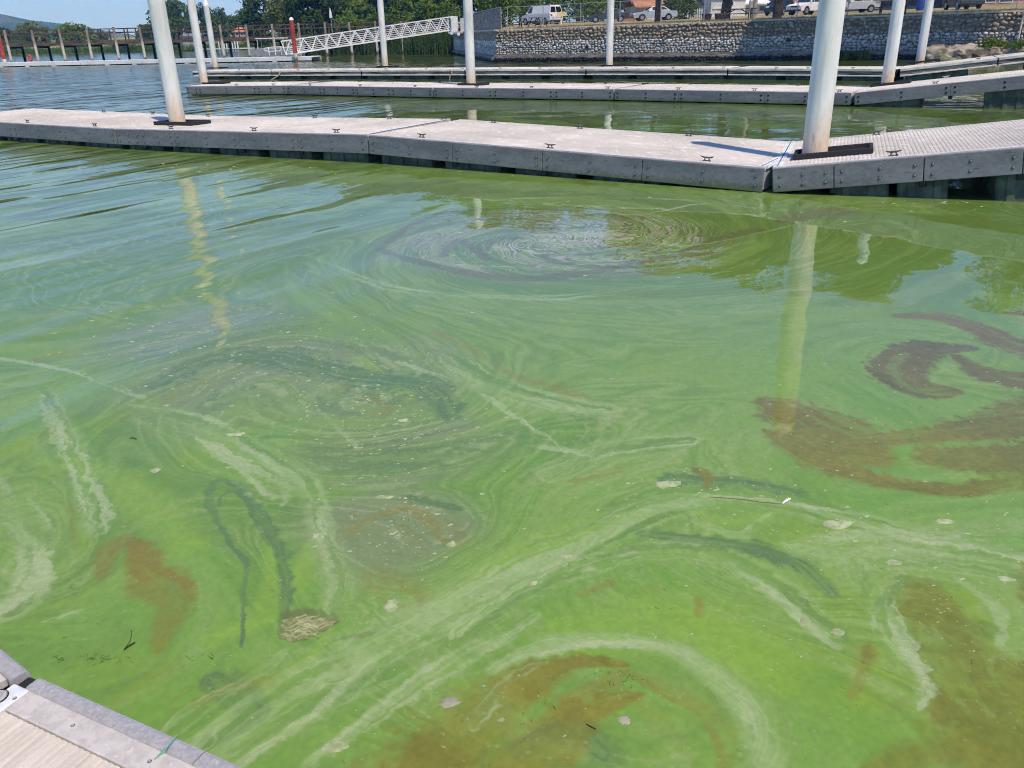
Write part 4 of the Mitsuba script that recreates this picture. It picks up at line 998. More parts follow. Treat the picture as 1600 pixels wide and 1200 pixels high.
# reeds
g = np.random.default_rng(9)
pts = []
for (x0, x1, Y0, Y1, n) in ((560, 712, 107, 116, 1500), (640, 712, 100, 107, 500), (480, 560, 115, 121, 300)):
    for _ in range(n):
        x = g.uniform(x0, x1); Y = g.uniform(Y0, Y1)
        q = atY(x, 80, Y); pts.append((q[0], q[1], -.1))
pts = np.array(pts); cl = meshkit.fbm(pts / 2.2, 2, 4); pts = pts[cl > .33]
put('reeds', tufts(pts, 2.7, 14, .30, g, .028, .10), 'reed_green', None)
labels['reeds'] = {'label': 'tall green reeds standing in the shallow water under the gangway', 'category': 'reeds', 'kind': 'stuff'}
pts = np.array([[*(SH[i] * (1 - t) + SH[i + 1] * t + g.uniform(0, 4, 2)), .1] for i in range(1, 8) for t in g.random(300)])
put('shore_grass_blades', tufts(pts, 1.5, 10, .6, g, .05, .3), 'leaf_mid', None)
labels['shore_grass_blades'] = {'label': 'rough green grass fringing the far shore', 'category': 'grass', 'kind': 'stuff'}

# ------------------------------------------------------------------ trees
def T_(name, label, px, top, Y, wpx, leaf, bsdf, n, z0=1.2, **kw):
    """a tree whose trunk stands at column px and distance Y, its crown wpx wide and its tip at row top"""
    b = atY(px, 60, Y); tp = atY(px, top, Y); R = wpx / 2 / FPX * Y * 1.02
    b[2] = z0
    return tree(name, label, b, tp[2] - z0, R, leaf, bsdf, n, **kw)
T_('willow', 'small dark green tree at the left picture edge beyond the pier', 8, 46, 225, 42, .42, 'leaf_olive', 1500, cb=.08)
T_('willow', 'pale yellow green willow beyond the pier, left of the round one', 54, 37, 235, 50, .42, 'leaf_yellow', 2200, cb=.08)
T_('willow', 'broad round green willow beyond the pier, left of the thick pile', 116, 39, 220, 62, .42, 'leaf_bright', 2600, cb=.06)
T_('willow', 'low pale shrub right of the round willow', 160, 50, 240, 24, .40, 'leaf_yellow', 700, cb=.05)
T_('poplar', 'tall bright green tree right behind the left white pile', 272, 0, 225, 62, .45, 'leaf_mid', 3600, cb=.12)
T_('broadleaf_tree', 'low dark tree left of the left white pile, over the pier', 238, 38, 215, 42, .42, 'leaf_dark', 1500, cb=.08)
T_('broadleaf_tree', 'dark tree between the two slim white piles', 318, 8, 235, 48, .45, 'leaf_dark', 2400, cb=.08)
T_('broadleaf_tree', 'rounded green tree right of the pointed pile cap', 348, 16, 215, 46, .42, 'leaf_mid', 2200, cb=.06)
T_('broadleaf_tree', 'green tree above the terracotta roof', 380, 18, 222, 44, .42, 'leaf_mid', 2200, cb=.06)
T_('conifer', 'dark conifer with a bare top left of the yellow willow', 405, -6, 150, 48, .30, 'leaf_dark', 3400, cb=.05, blobs=None)
T_('bare_tree', 'pale thin branched tree half bare against the sky', 396, -40, 190, 40, .22, 'leaf_olive', 260, cb=.45, bark='bark_pale', thin=.45)
T_('willow', 'yellow green willow left of the red pile', 452, -14, 140, 62, .28, 'leaf_yellow', 4200, cb=.10, thin=.40)
T_('broadleaf_tree', 'big dark green tree behind the gangway', 503, -30, 135, 92, .32, 'leaf_dark', 7200, cb=.10)
T_('broadleaf_tree', 'light green tree right of the sky gap', 566, 2, 128, 50, .30, 'leaf_bright', 3200, cb=.08)
T_('broadleaf_tree', 'tall mixed green tree behind the middle pile', 590, -60, 140, 74, .32, 'leaf_mid', 5200, cb=.10)
T_('broadleaf_tree', 'pale green feathery tree right of the middle pile', 632, -40, 126, 50, .28, 'leaf_bright', 3000, cb=.10, thin=.42)
T_('oak', 'large dark oak above the bright shrubs', 680, -190, 132, 130, .34, 'leaf_dark', 11000, cb=.10, z0=1.8)
T_('oak', 'second large dark oak behind the wall corner', 752, -230, 120, 120, .34, 'leaf_dark', 11000, cb=.14, z0=2.4)
T_('oak', 'dark leafy oak behind the white van', 838, -260, 132, 130, .34, 'leaf_olive', 10000, cb=.12, z0=3.0)
T_('oak', 'dense dark oak right of the white van', 905, -230, 122, 120, .34, 'leaf_dark', 10000, cb=.08, z0=3.0)
T_('oak', 'spreading oak with its trunk in front of the orange roofed house', 1026, -300, 72, 170, .24, 'leaf_mid', 6500, cb=.42, z0=2.75, trunk=.21)
T_('oak', 'leaning oak in front of the white building', 1130, -320, 70, 190, .24, 'leaf_mid', 6500, cb=.46, z0=2.75, trunk=.36, lean=(1.2, -.5))
T_('oak', 'dark trunked oak behind the blue car', 1211, -330, 66, 190, .24, 'leaf_dark', 7500, cb=.40, z0=2.8, trunk=.30)
# the shade tree that leans out over the wall
_b = on_wall(28.0, 1.6)
SB = []
for k, u in enumerate((20.6, 22.4, 24.2, 26.0, 27.8, 29.6, 31.0)):          # boughs hanging out over the water
    q = WC + WD * u + [0, 0, 1.25] + SUN * (7.2 + 1.5 * (k % 2) + .5 * math.sin(k * 2.0)); SB.append((*q, 1.7, 1.6, 1.35))
SB += [(_b[0] + dx, _b[1] + dy, z, r, r, r * .65) for dx, dy, z, r in ((-1, -1.5, 11, 2.6), (2, -2.5, 11.5, 2.6), (4, -1, 10.6, 2.4), (-3.4, -2.4, 10.4, 2.4), (.5, .6, 13.4, 2.8), (-2.4, .4, 12.6, 2.4), (2.8, .8, 12.8, 2.4), (.4, -.4, 15.2, 2.0))]
tree('oak', 'wide oak leaning over the wall and shading its stones behind the thick pile', _b, 15, 6, .20, 'leaf_dark', 22000, trunk=.34, blobs=SB, thin=.24)
_b2 = on_wall(38, 6)
tree('oak', 'oak at the right end of the wall, its crown above the picture', _b2, 13, 4.5, .22, 'leaf_mid', 5000, cb=.42, trunk=.26)
for (lab, px, yb, Y, rx, rz, bs, n) in (
        ('bright green shrub mound above the end of the gangway', 690, 40, 112, 3.0, 2.3, 'leaf_bright', 2600), ('pale green shrub right of the middle pile over the gangway', 650, 44, 114, 2.8, 1.6, 'leaf_bright', 1900), ('green shrub left of the middle pile behind the pier rail', 585, 50, 117, 3.0, 2.0, 'leaf_mid', 2000),
        ('light shrub behind the pier rail next to the sky gap', 548, 50, 118, 2.5, 1.8, 'leaf_bright', 1500), ('green shrub under the pier right of the terracotta roof', 405, 72, 172, 4.0, 2.2, 'leaf_bright', 1500), ('shrub beside the dark shore house at the left', 200, 77, 198, 4.5, 1.6, 'leaf_olive', 900), ('low shore bush under the pier at the far left', 30, 80, 206, 5.0, 2.2, 'leaf_mid', 1200),
        ('dark hedge bush behind the white van', 812, 33, 117, 3.4, 2.6, 'leaf_mid', 2200), ('spiky palm like bush right of the white van', 872, 36, 112, 2.2, 2.4, 'leaf_mid', 1400), ('green bush behind the dark car', 925, 34, 112, 3.0, 2.6, 'leaf_bright', 1800),
        ('leafy bush behind the silver blue car', 1048, 28, 99, 1.5, 1.9, 'leaf_mid', 1100), ('bright bush in front of the garage', 1068, 29, 98, 1.7, 2.2, 'leaf_mid', 1300), ('bright bush at the wall corner behind the fence', 782, 40, 95, 2.6, 3.4, 'leaf_bright', 2200)):
    c = atY(px, yb, Y); bush('bush', lab, c, (rx, rx * .8, rz), .19, bs, n)
c = at(1549, 86, 0) ; c = c + WN * (.9 + (WC - c) @ WN); c[2] = .35
bush('bush', 'small green bush growing among the boulders at the wall foot', c, (.9, .6, .75), .075, 'leaf_bright', 900, clump=.3)
c = at(1592, 88, 0); c = c + WN * (1.2 + (WC - c) @ WN); c[2] = .5
bush('bush', 'low green weed at the right picture edge of the bank', c, (.9, .6, .5), .07, 'leaf_mid', 700, clump=.3)
g = np.random.default_rng(12); pts = []
for _ in range(70):
    x = g.uniform(1318, 1372); c = at(x, 90, 0); c = c + WN * (.55 + g.uniform(0, .5) + (WC - c) @ WN); pts.append((c[0], c[1], .05))
put('shore_weeds', tufts(np.array(pts), .55, 12, .12, g, .02, .5), 'reed_green', None); labels['shore_weeds'] = {'label': 'low weeds in the shade at the foot of the wall', 'category': 'weeds', 'kind': 'stuff'}
# leaning sticks in front of the wall at the right
for lab, a, b in (('thin pale pole leaning on the bank at the right picture edge', (1587, 78), (1600, 20)), ('dark stick standing on the bank at the right', (1572, 75), (1577, 56))):
    Yb = 50.4
    single('stake', MB().tube([atY(*a, Yb), atY(*b, Yb)], [.06, .05], 8), 'bark' if 'dark' in lab else 'pier_post', lab, 'stake', smooth=40)
# ------------------------------------------------------------------ houses behind the park
def paint(name, c, s=.12, rough=.6):
    return mat(name, vary(tuple(v * (1 - s) for v in c), tuple(v * (1 + s) for v in c), 1.3), rough, .4)
for k, c in dict(wall_white=(.66, .66, .64), wall_cream=(.60, .54, .42), wall_grey=(.36, .40, .38), wall_navy=(.025, .04, .075), wall_pink=(.42, .27, .21), roof_orange=(.42, .20, .10), roof_brown=(.13, .09, .07), roof_slate=(.16, .17, .19), roof_red=(.26, .09, .05), roof_terracotta=(.50, .20, .11), trim_white=(.72, .72, .71), wood_orange=(.40, .17, .08), sign_cream=(.72, .62, .34)).items(): paint(k, c)
scene['window_glass'] = {'type': 'principled', 'base_color': rgb(.02, .025, .03), 'roughness': .08, 'specular': .6}
def house(label, px0, px1, eave, top, Y, depth, wallm, roofm, windows=(), gable=False, over=.35, cat='house', door=None, name='house', rise=None):
    """windows: pixel boxes on the front wall"""
    root = thing(name, label, cat)
    a, b = atY(px0, eave, Y), atY(px1, eave, Y); ze = max(a[2], b[2]); zt = atY((px0 + px1) / 2, top, Y + (0 if gable else depth * .5))[2]
    zt = max(zt, ze + .3); zb = float(min(ground_z(a[0], Y), ground_z(b[0], Y)) if Y < 140 else .6) - .4
    put('wall', MB().cbox(a[0], b[0], Y, Y + depth, zb, ze, .02), wallm, root)
    m = MB(); o = over; t = .14
    if gable:
        x0, x1, xm = a[0] - o, b[0] + o, (a[0] + b[0]) / 2
        tri = [(x0, ze - .05), (xm, zt), (x1, ze - .05), (x1, ze - .05 + t), (xm, zt + t), (x0, ze - .05 + t)]
        m.prism(Polygon([tri[0], tri[1], tri[2], tri[3], tri[4], tri[5]]), Y - o, Y + depth + o)
        put('gable', MB().prism(Polygon([(a[0], ze + .003), (b[0], ze + .003), (xm, zt - .06)]), Y + .01, Y + .2), wallm, root)
    else:
        y0, y1, ym = Y - o, Y + depth + o, Y + depth / 2
        m.prism(Polygon([(y0, ze - .05), (ym, zt), (y1, ze - .05), (y1, ze - .05 + t), (ym, zt + t), (y0, ze - .05 + t)]), a[0] - o, b[0] + o, axes=((0, 1, 0), (0, 0, 1), (1, 0, 0)))
    put('roof', m, roofm, root)
    for w in windows:
        p, q = atY(w[0], w[3], Y), atY(w[2], w[1], Y)
        f = put('window', MB().box(p[0] - .08, p[0], Y - .05, Y - .002, p[2] - .08, q[2] + .08).box(q[0], q[0] + .08, Y - .05, Y - .002, p[2] - .08, q[2] + .08).box(p[0], q[0], Y - .05, Y - .002, q[2], q[2] + .08).box(p[0], q[0], Y - .07, Y - .002, p[2] - .08, p[2]), 'trim_white', root)
        put('pane', MB().box(p[0], q[0], Y - .02, Y - .003, p[2], q[2]), 'window_glass', f)
    if door:
        p, q = atY(door[0], door[3], Y), atY(door[2], door[1], Y)
        put('door', MB().cbox(p[0], q[0], Y - .04, Y - .003, zb + .4, q[2], .01), door[4], root)
    return root, a, b, ze, zb
h1, a, b, ze, zb = house('white house with an orange shingle roof and a porch behind the silver blue car', 992, 1082, 9, -9, 118, 9, 'wall_white', 'roof_orange', [(1012, 13, 1018, 22), (1040, 13, 1050, 23), (1062, 13, 1072, 23)])
pz = atY(1010, 12, 114)
for px in (1001, 1008, 1020):
    q = atY(px, 20, 114.5); put('porch_post', MB().box(q[0] - .09, q[0] + .09, 114.4, 114.6, zb, pz[2]), 'trim_white', h1)
q0, q1 = atY(992, 12, 114), atY(1028, 12, 114)
put('porch_roof', MB().prism(Polygon([(113.8, pz[2]), (118.2, pz[2] + 1.2), (118.2, pz[2] + 1.35), (113.8, pz[2] + .15)]), q0[0], q1[0], axes=((0, 1, 0), (0, 0, 1), (1, 0, 0))), 'roof_orange', h1)
house('garage with a pale door and a slate roof between the house and the white building', 1086, 1108, 7, -6, 112, 7, 'wall_cream', 'roof_slate', door=(1088, 13, 1106, 30, 'trim_white'), name='garage', cat='garage')
wb, a, b, ze, zb = house('large plain white building behind the picnic table', 1112, 1166, -6, -22, 108, 14, 'wall_white', 'roof_slate', [(1140, 2, 1146, 8)], name='white_building', cat='building')
put('ledge', MB().box(a[0] + .2, b[0] - .2, 107.9, 107.995, zb + 1.3, zb + 1.42), 'trim_white', wb)
house('low house with a white roof edge right of the white building', 1168, 1202, 7, 1, 116, 8, 'wall_cream', 'trim_white', [(1174, 9, 1180, 17), (1186, 9, 1194, 17)], over=.6)
house('grey green house behind the blue car', 1206, 1238, -3, -20, 120, 9, 'wall_grey', 'roof_brown', [(1212, 1, 1219, 8), (1226, 1, 1232, 8)])
house('house with a dark red roof behind the white car', 1240, 1300, 5, -8, 122, 9, 'wall_pink', 'roof_red', [(1262, 8, 1270, 16)])
house('long navy blue shed in the shade behind the right silver car', 1325, 1478, 2, -14, 104, 6, 'wall_navy', 'roof_slate', [(1395, 5, 1404, 9)], name='shed', cat='shed')
house('building with white framed windows and a pink brown base at the right picture edge', 1532, 1640, -8, -22, 96, 8, 'wall_pink', 'roof_brown', [(1540, -5, 1556, 3), (1562, -5, 1582, 3)], name='brick_building', cat='building')
house('shore house with a terracotta roof seen through the pier rail', 366, 399, 50, 43, 205, 9, 'wall_pink', 'roof_terracotta', [(369, 51, 372, 55), (376, 51, 379, 55), (383, 51, 387, 55)])
house('small dark boat house with a flat roof behind the pier at the left', 284, 312, 57, 53, 195, 6, 'wall_grey', 'roof_slate', [(300, 60, 304, 63)], name='boat_house', cat='boat house')
house('white roofed cottage among the trees over the gangway', 540, 553, 33, 28, 150, 6, 'wall_cream', 'trim_white', [(544, 34, 548, 37)])
# orange board fence and white picket fence
def fence_run(name, label, p0, p1, Y, hh, step, bsdf, board=.11, cat='fence', rails=True):
    root = thing(name, label, cat)
    a, b = atY(p0, 30, Y), atY(p1, 30, Y); a[2] = ground_z(a[0], Y); b[2] = ground_z(b[0], Y); L = np.linalg.norm(b - a)
    n = int(L / step)
    for i in range(n + 1):
        q = a + (b - a) * i / n; put('board', MB().box(q[0] - board / 2, q[0] + board / 2, Y - .015, Y + .015, q[2] + .04, q[2] + hh + .02 * math.sin(i * 3)), bsdf, root)
    if rails:
        for h in (.25, .8): put('rail', MB().bar(a + [0, .045, h * hh], b + [0, .045, h * hh], .05, .06), bsdf, root)
    return root
fence_run('board_fence', 'low orange brown board fence left of the silver blue car', 958, 996, 103, .75, .30, 'wood_orange', .285)
fence_run('picket_fence', 'white picket fence in front of the garage', 1053, 1096, 101, 1.0, .24, 'trim_white', .11)
fence_run('pipe_fence', 'low grey pipe fence right of the white van', 864, 912, 96, .85, 1.3, 'fence_steel', .06)

# ------------------------------------------------------------------ vehicles
for k, c in dict(car_white=(.74, .75, .76), car_silver=(.42, .44, .46), car_blue_silver=(.36, .42, .50), car_navy=(.012, .022, .06), car_dark=(.03, .034, .04), car_teal=(.025, .04, .045)).items():
    scene[k] = {'type': 'twosided', 'bsdf': {'type': 'principled', 'base_color': rgb(*c), 'roughness': .35, 'specular': .5, 'clearcoat': .8, 'clearcoat_gloss': .9}}
mat('tyre', (.02, .02, .02), .8, .2); mat('rim', (.45, .46, .47), .3, .5, metallic=.7); mat('tail_red', (.40, .02, .02), .3, .5); mat('head_clear', (.75, .76, .76), .15, .6); mat('car_trim', (.025, .025, .027), .5, .4)
SHAPES = {   # outline of body below the belt line, then the glasshouse; x forwards
    'sedan': dict(L=4.6, W=1.76, belt=.92, low=[(-2.28, .34), (-2.30, .62), (-2.22, .90), (-1.55, .96), (.72, .92), (1.55, .84), (2.10, .72), (2.28, .55), (2.26, .30)], roof=[(-1.52, .955), (-.92, 1.36), (-.30, 1.43), (.25, 1.38), (.98, .905)], wh=.31, ax=(-1.36, 1.38)),
    'suv': dict(L=4.4, W=1.80, belt=1.02, low=[(-2.15, .36), (-2.20, .75), (-2.12, 1.04), (-1.4, 1.06), (.95, 1.02), (1.75, .93), (2.12, .78), (2.18, .55), (2.15, .34)], roof=[(-2.08, 1.05), (-1.78, 1.58), (-.6, 1.66), (.20, 1.60), (1.12, 1.00)], wh=.35, ax=(-1.30, 1.34)),
    'van': dict(L=5.2, W=1.96, belt=1.15, low=[(-2.58, .42), (-2.60, .9), (-2.56, 1.17), (1.45, 1.16), (2.15, 1.02), (2.55, .85), (2.58, .45)], roof=[(-2.54, 1.165), (-2.44, 1.92), (-2.1, 2.02), (.75, 2.00), (1.0, 1.90), (1.62, 1.15)], wh=.36, ax=(-1.65, 1.75)),
}
def vehicle(name, label, cat, kind, px, Y, heading, paint_, side_glass=True):
    S = SHAPES[kind]; root = thing(name, label, cat)
    o = atY(px, 30, Y); o[2] = float(ground_z(o[0], Y))
    M = rotz(o, heading); W = S['W'] / 2
    def hw(z, top): return W * (1 - .035 * max(0, .5 - z) - (.0 if z < S['belt'] else .24 * (z - S['belt']) / (top - S['belt'] + 1e-6)))
    top = max(z for _, z in S['roof'])
    low = Polygon(S['low'])
    for ax in S['ax']: low = low.difference(shapely.Point(ax, S['wh']).buffer(S['wh'] + .06, 10))
    def slab(poly, inset=0.0):
        t = trimesh.creation.extrude_polygon(poly, 1.0, engine='earcut'); v = np.asarray(t.vertices); s = v[:, 2] * 2 - 1
        y = np.array([hw(z, top) - inset for z in v[:, 1]]) * s
        return np.column_stack([v[:, 0], y, v[:, 1]]), np.asarray(t.faces)
    body = MB(); body.add(*slab(low)); rf = Polygon(S['roof']); body.add(*slab(rf))
    put('body', body, paint_, root, M=M)
    R = S['roof']; gl = []
    inner = shapely.affinity.scale(rf.buffer(-.075, join_style=2), 1, 1)
    xs = [R[0][0] - .1, -.55, .38, R[-1][0] + .1] if kind != 'van' else [.55, R[-1][0] + .1]
    for x0, x1 in zip(xs[:-1], xs[1:]):
        part = inner.intersection(sbox(x0 + .04, 0, x1 - .04, 3))
        if part.is_empty or part.area < .03: continue
        for s in (-1, 1):
            t = trimesh.creation.extrude_polygon(part, 1.0, engine='earcut'); v = np.asarray(t.vertices)
            y = np.array([(hw(z, top) + .006) * s for z in v[:, 1]]) - v[:, 2] * .012 * s
            put('side_window', MB().add(np.column_stack([v[:, 0], y, v[:, 1]]), np.asarray(t.faces)), 'window_glass', root, M=M)
    def end_glass(p, q, key, split=False):
        p, q = np.array(p), np.array(q); e = q - p; n = np.array([e[1], -e[0]]); n /= np.linalg.norm(n); n = n if n[0] * (1 if key == 'windscreen' else -1) > 0 else -n
        A, B = p + e * .12 + n * .008, p + e * .90 + n * .008
        ya, yb = hw(A[1], top) - .09, hw(B[1], top) - .09
        for (l0, l1) in (((-1, 1),) if not split else ((-1, -.06), (.06, 1))):
            put(key, MB().add([[A[0], ya * l0, A[1]], [A[0], ya * l1, A[1]], [B[0], yb * l1, B[1]], [B[0], yb * l0, B[1]]], [[0, 1, 2, 3]]), 'window_glass', root, M=M)
    end_glass(R[-1], R[-2], 'windscreen'); end_glass(R[0], R[1], 'rear_window', kind == 'van')
    for ax in S['ax']:
        for s in (-1, 1):
            r = S['wh']; y0 = (W - .20) * s; y1 = (W - .005) * s
            wk = put('wheel', MB().tube([[ax, y0, r], [ax, y1, r]], r, 20), 'tyre', root, smooth=40, M=M)
            put('rim', MB().tube([[ax, y1 - .02 * s, r], [ax, y1 + .008 * s, r]], r * .62, 14), 'rim', wk, smooth=40, M=M)
    xf, xr = S['low'][-2][0], S['low'][1][0]; zh = S['belt'] - .26
    for s in (-1, 1):
        put('headlight', MB().cbox(xf - .14, xf + .015, s * W * .62 - .17, s * W * .62 + .17, zh - .07, zh + .07, .03), 'head_clear', root, M=M)
        put('tail_light', MB().cbox(xr - .015, xr + .12, s * W * .76 - .14, s * W * .76 + .14, zh - .02, zh + .17, .02), 'tail_red', root, M=M)
        put('mirror', MB().cbox(R[-1][0] - .28, R[-1][0] - .14, s * (W + .02) - .07, s * (W + .02) + .07, S['belt'] + .02, S['belt'] + .16, .02), paint_, root, M=M)
    put('bumper', MB().cbox(xf - .10, xf + .05, -W * .92, W * .92, .30, .46, .03), 'car_trim', root, M=M)
    put('bumper', MB().cbox(xr - .05, xr + .10, -W * .92, W * .92, .34, .50, .03), 'car_trim', root, M=M)
    put('grille', MB().cbox(xf - .05, xf + .012, -W * .40, W * .40, zh - .10, zh + .04, .01), 'car_trim', root, M=M)
    return root
vehicle('van', 'white van seen from behind beside the park trees', 'van', 'van', 846, 103, 128, 'car_white')
vehicle('car', 'dark car half hidden by the white pile before the cobble wall', 'car', 'sedan', 950, 98, 176, 'car_dark')
vehicle('car', 'silver blue sedan parked in front of the orange roofed house', 'car', 'sedan', 1021, 93, 184, 'car_blue_silver')
vehicle('car', 'dark blue car parked left of the white hatchback', 'car', 'suv', 1216, 92, 236, 'car_navy')
vehicle('car', 'white hatchback parked left of the thick white pile', 'car', 'suv', 1262, 86, 212, 'car_white')
vehicle('car', 'silver sedan parked in the shade right of the thick white pile', 'car', 'sedan', 1330, 84, 186, 'car_silver')
vehicle('car', 'dark green car facing the water at the right, with pale headlights', 'car', 'suv', 1500, 74, 262, 'car_teal')

# ------------------------------------------------------------------ park furniture
mat('bench_wood', vary((.07, .055, .045), (.13, .105, .085), 4), .8, .2)
def picnic(label, px, v, heading, L=2.2, b='bench_wood'):
    root = thing('picnic_table', label, 'picnic table')
    d = ray(px, 30); t = ((WC - WN * v - EYE) @ WN) / (d @ WN); o = EYE + d * t; o[2] = float(ground_z(o[0], o[1]))
    M = rotz(o, heading)
    for i in range(4): put('plank', MB().cbox(-L / 2, L / 2, -.38 + i * .19, -.38 + i * .19 + .18, .72, .76, .006), b, root, M=M)
    for s in (-1, 1):
        for k in range(2): put('seat', MB().cbox(-L / 2, L / 2, s * .66 + (k - 1) * .15, s * .66 + (k - 1) * .15 + .14, .42, .46, .006), b, root, M=M)
        x = s * L * .33
        for q in (-1, 1): put('leg', MB().bar([x, q * .22, .72], [x, q * .62, .0], .09, .05), b, root, M=M)
        put('brace', MB().bar([x, -.74, .40], [x, .74, .40], .05, .09), b, root, M=M)
        put('strut', MB().bar([x, 0, .40], [x * .25, 0, .71], .05, .07), b, root, M=M)
    return root
picnic('long dark picnic table at the wall edge in front of the white building', 1152, 3.2, -24, 2.5)
picnic('dark picnic table seen end on, in front of the white van', 840, 7.0, 60, 1.8)
picnic('dark picnic table left of the white van', 800, 9.0, 10, 2.2)
picnic('picnic table in the shade between the two right piles', 1390, 9.0, -28, 2.0)
mat('tub_black', vary((.012, .012, .013), (.03, .03, .03), 3), .6, .3)
for i, (px, lab) in enumerate(((1104, 'black round planter tub left of the leaning oak trunk'), (1124, 'black round planter tub right of the leaning oak trunk'))):
    d = ray(px, 30); t = ((WC - WN * 5 - EYE) @ WN) / (d @ WN); o = EYE + d * t; o[2] = float(ground_z(o[0], o[1])) - .05
    root = thing('planter', lab, 'planter')
    v, f = lathe([(.26, 0), (.36, .5), (.40, .52), (.40, .56), (.34, .56), (.33, .46), (.001, .46)], 20)
    put('tub', (v + o, f), 'tub_black', root, smooth=40)
    v, f = lathe([(.33, .47), (.001, .49)], 16); put('soil', (v + o, f), 'bark', root)
p = atY(1178, 30, 64); gz = float(ground_z(p[0], 64))
up = thing('utility_pole', 'pale wooden utility pole right of the picnic table', 'pole')
put('shaft', MB().tube([[p[0], 64, gz - .3], [p[0], 64, gz + 9]], [.17, .12], 12), 'bark_pale', up, smooth=40)
put('meter_box', MB().cbox(p[0] - .42, p[0] - .18, 63.85, 64.1, gz + .75, gz + 1.25, .03), 'grey_metal', up)
p = atY(877, 36, 92); gz = float(ground_z(p[0], 92)); sg = thing('sign', 'cream coloured sign board on a post right of the white van', 'sign')
put('post', MB().box(p[0] - .07, p[0] + .07, 91.95, 92.05, gz, gz + 1.25), 'sign_cream', sg)
put('board', MB().prism(Polygon([(-.52, .0), (.50, .10), (.56, .42), (.12, .50), (-.47, .38)]), -.04, .04, org=(p[0], 91.9, gz + .75)), 'sign_cream', sg)
p = atY(1436, 20, 80); gz = float(ground_z(p[0], 80)); v, f = lathe([(.29, 0), (.30, .3), (.31, .32), (.30, .35), (.30, .65), (.31, .68), (.29, .9), (.001, .9)], 18)
mat('barrel_blue', (.02, .06, .32), .45, .4); single('barrel', (v + [p[0], 80, gz], f), 'barrel_blue', 'bright blue barrel in the shade behind the far right pile', 'barrel', smooth=40)
# far jetty and mooring posts on the other shore
jt = thing('jetty', 'long thin white jetty on the far shore behind the pier', 'jetty')
a, b = at(318, 76.8, .35), at(400, 75.2, .35)
put('deck', MB().bar(a, b, 1.4, .22), 'float_white', jt)
mp = MB
for i, px in enumerate((322, 331, 338, 345, 349, 353, 357, 366, 370, 374)):
    q = a + (b - a) * (px - 318) / 82.0; put('post', MB().tube([[q[0], q[1] - .6, -1], [q[0], q[1] - .6, 2.0 + .5 * math.sin(i * 7)]], .13, 7), 'float_white', jt)
for i, (px, top, lab) in enumerate(((155, 66, 'white mooring post in the lake, leftmost of four'), (182, 66, 'white mooring post in the lake, second of four from the left'), (229, 55, 'tall white mooring post in the lake left of the thick left pile'), (287, 62, 'white mooring post in the lake right of the thick left pile'))):
    q = at(px, 80, 0); t = atY(px - 1.5, top, q[1]); single('mooring_post', MB().tube([[q[0], q[1], -1], [q[0], q[1], t[2]]], .17, 8), 'float_white', lab, 'post', smooth=40)
for i, (px, py, r) in enumerate(((108, 77.5, 1.4), (118, 77.5, 1.1), (128, 76.5, 1.6), (138, 77, 1.3), (147, 76.5, 1.5), (165, 77, 1.0), (176, 77, 1.2))):
    c = at(px, py, .0); single('shore_rock', boulder(c + [0, 0, .3], [r * 1.5, r, r], 40 + i, .6), 'stone_natural', ['tan rock on the far shore under the round willow, leftmost of the row', 'small tan rock second in the row on the far shore', 'largest tan rock in the row on the far shore', 'tan rock fourth in the row on the far shore', 'tan rock fifth in the row on the far shore', 'small rock sixth in the row on the far shore', 'rock at the right end of the row on the far shore'][i], 'rock', smooth=24)
# small boat with a white canopy behind the landing rail
bt = thing('boat', 'small moored boat with a white canopy behind the gangway foot', 'boat')
o = atY(435, 70, 104); L = 3.2
hull = trimesh.convex.convex_hull(np.array([[x, y * w, z] for x, w, z in ((-L, .9, .9), (-L, .7, -.1), (L * .4, .95, .95), (L * .3, .6, -.15), (L, .05, 1.15), (L * .8, .05, 0)) for y in (-1, 1)]))
put('hull', MB().add(np.asarray(hull.vertices) + [o[0], o[1], .1], hull.faces), 'grey_metal', bt)
put('canopy', MB().cbox(o[0] - 2.4, o[0] + 1.0, o[1] - .9, o[1] + .9, 2.05, 2.16, .03), 'float_white', bt)
for sx in (-2.2, .8):
    for sy in (-.8, .8): put('canopy_post', MB().bar([o[0] + sx, o[1] + sy, .9], [o[0] + sx, o[1] + sy, 2.05], .05), 'white_alu', bt)
um = thing('parasol', 'closed white parasol among the trees above the pier', 'parasol')
q = atY(517, 29, 122); v, f = lathe([(.05, 0), (.22, .1), (.17, .7), (.06, 1.2), (.001, 1.35)], 10); put('canopy', (v + q, f), 'float_white', um, smooth=40)
put('pole', MB().tube([q - [0, 0, 2.2], q + [0, 0, .1]], .03, 6), 'white_alu', um)

# ------------------------------------------------------------------ foam, feather and litter on the water
def foam_c(p, n, uv):
    f = fbm(p.x * 40, p.y * 40, 1, 4); v1, v2, vr = voronoi(p.x * 90, p.y * 90)
    c = mix((.26, .34, .16), (.40, .47, .28), smoothstep(.3, .7, f))
    return mix(c, (.33, .38, .22), smoothstep(.10, .03, v2 - v1) * .6)
mat('foam', foam_c, .7, .3)
mat('foam_grey', vary((.24, .26, .17), (.34, .35, .26), 30), .7, .3)
def fleck(x, y, r, g, el=1.0, ang=0.0, n=8):
    a = np.arange(n) * 2 * np.pi / n + g.random() * 6; rr = r * g.uniform(.65, 1.3, n)
    q = np.column_stack([np.cos(a) * rr * el, np.sin(a) * rr]); c, s = math.cos(ang), math.sin(ang); q = q @ np.array([[c, s], [-s, c]])
    h = .0015 + .10 * r
    V = np.vstack([np.column_stack([q + [x, y], np.full(n, .0006)]), np.column_stack([q * .72 + [x, y], np.full(n, h)]), [[x, y, h * 1.15]]])
    i = np.arange(n); j = (i + 1) % n
    return V, np.vstack([np.stack([i, j, n + j], 1), np.stack([i, n + j, n + i], 1), np.stack([n + i, n + j, 0 * i + 2 * n], 1)])
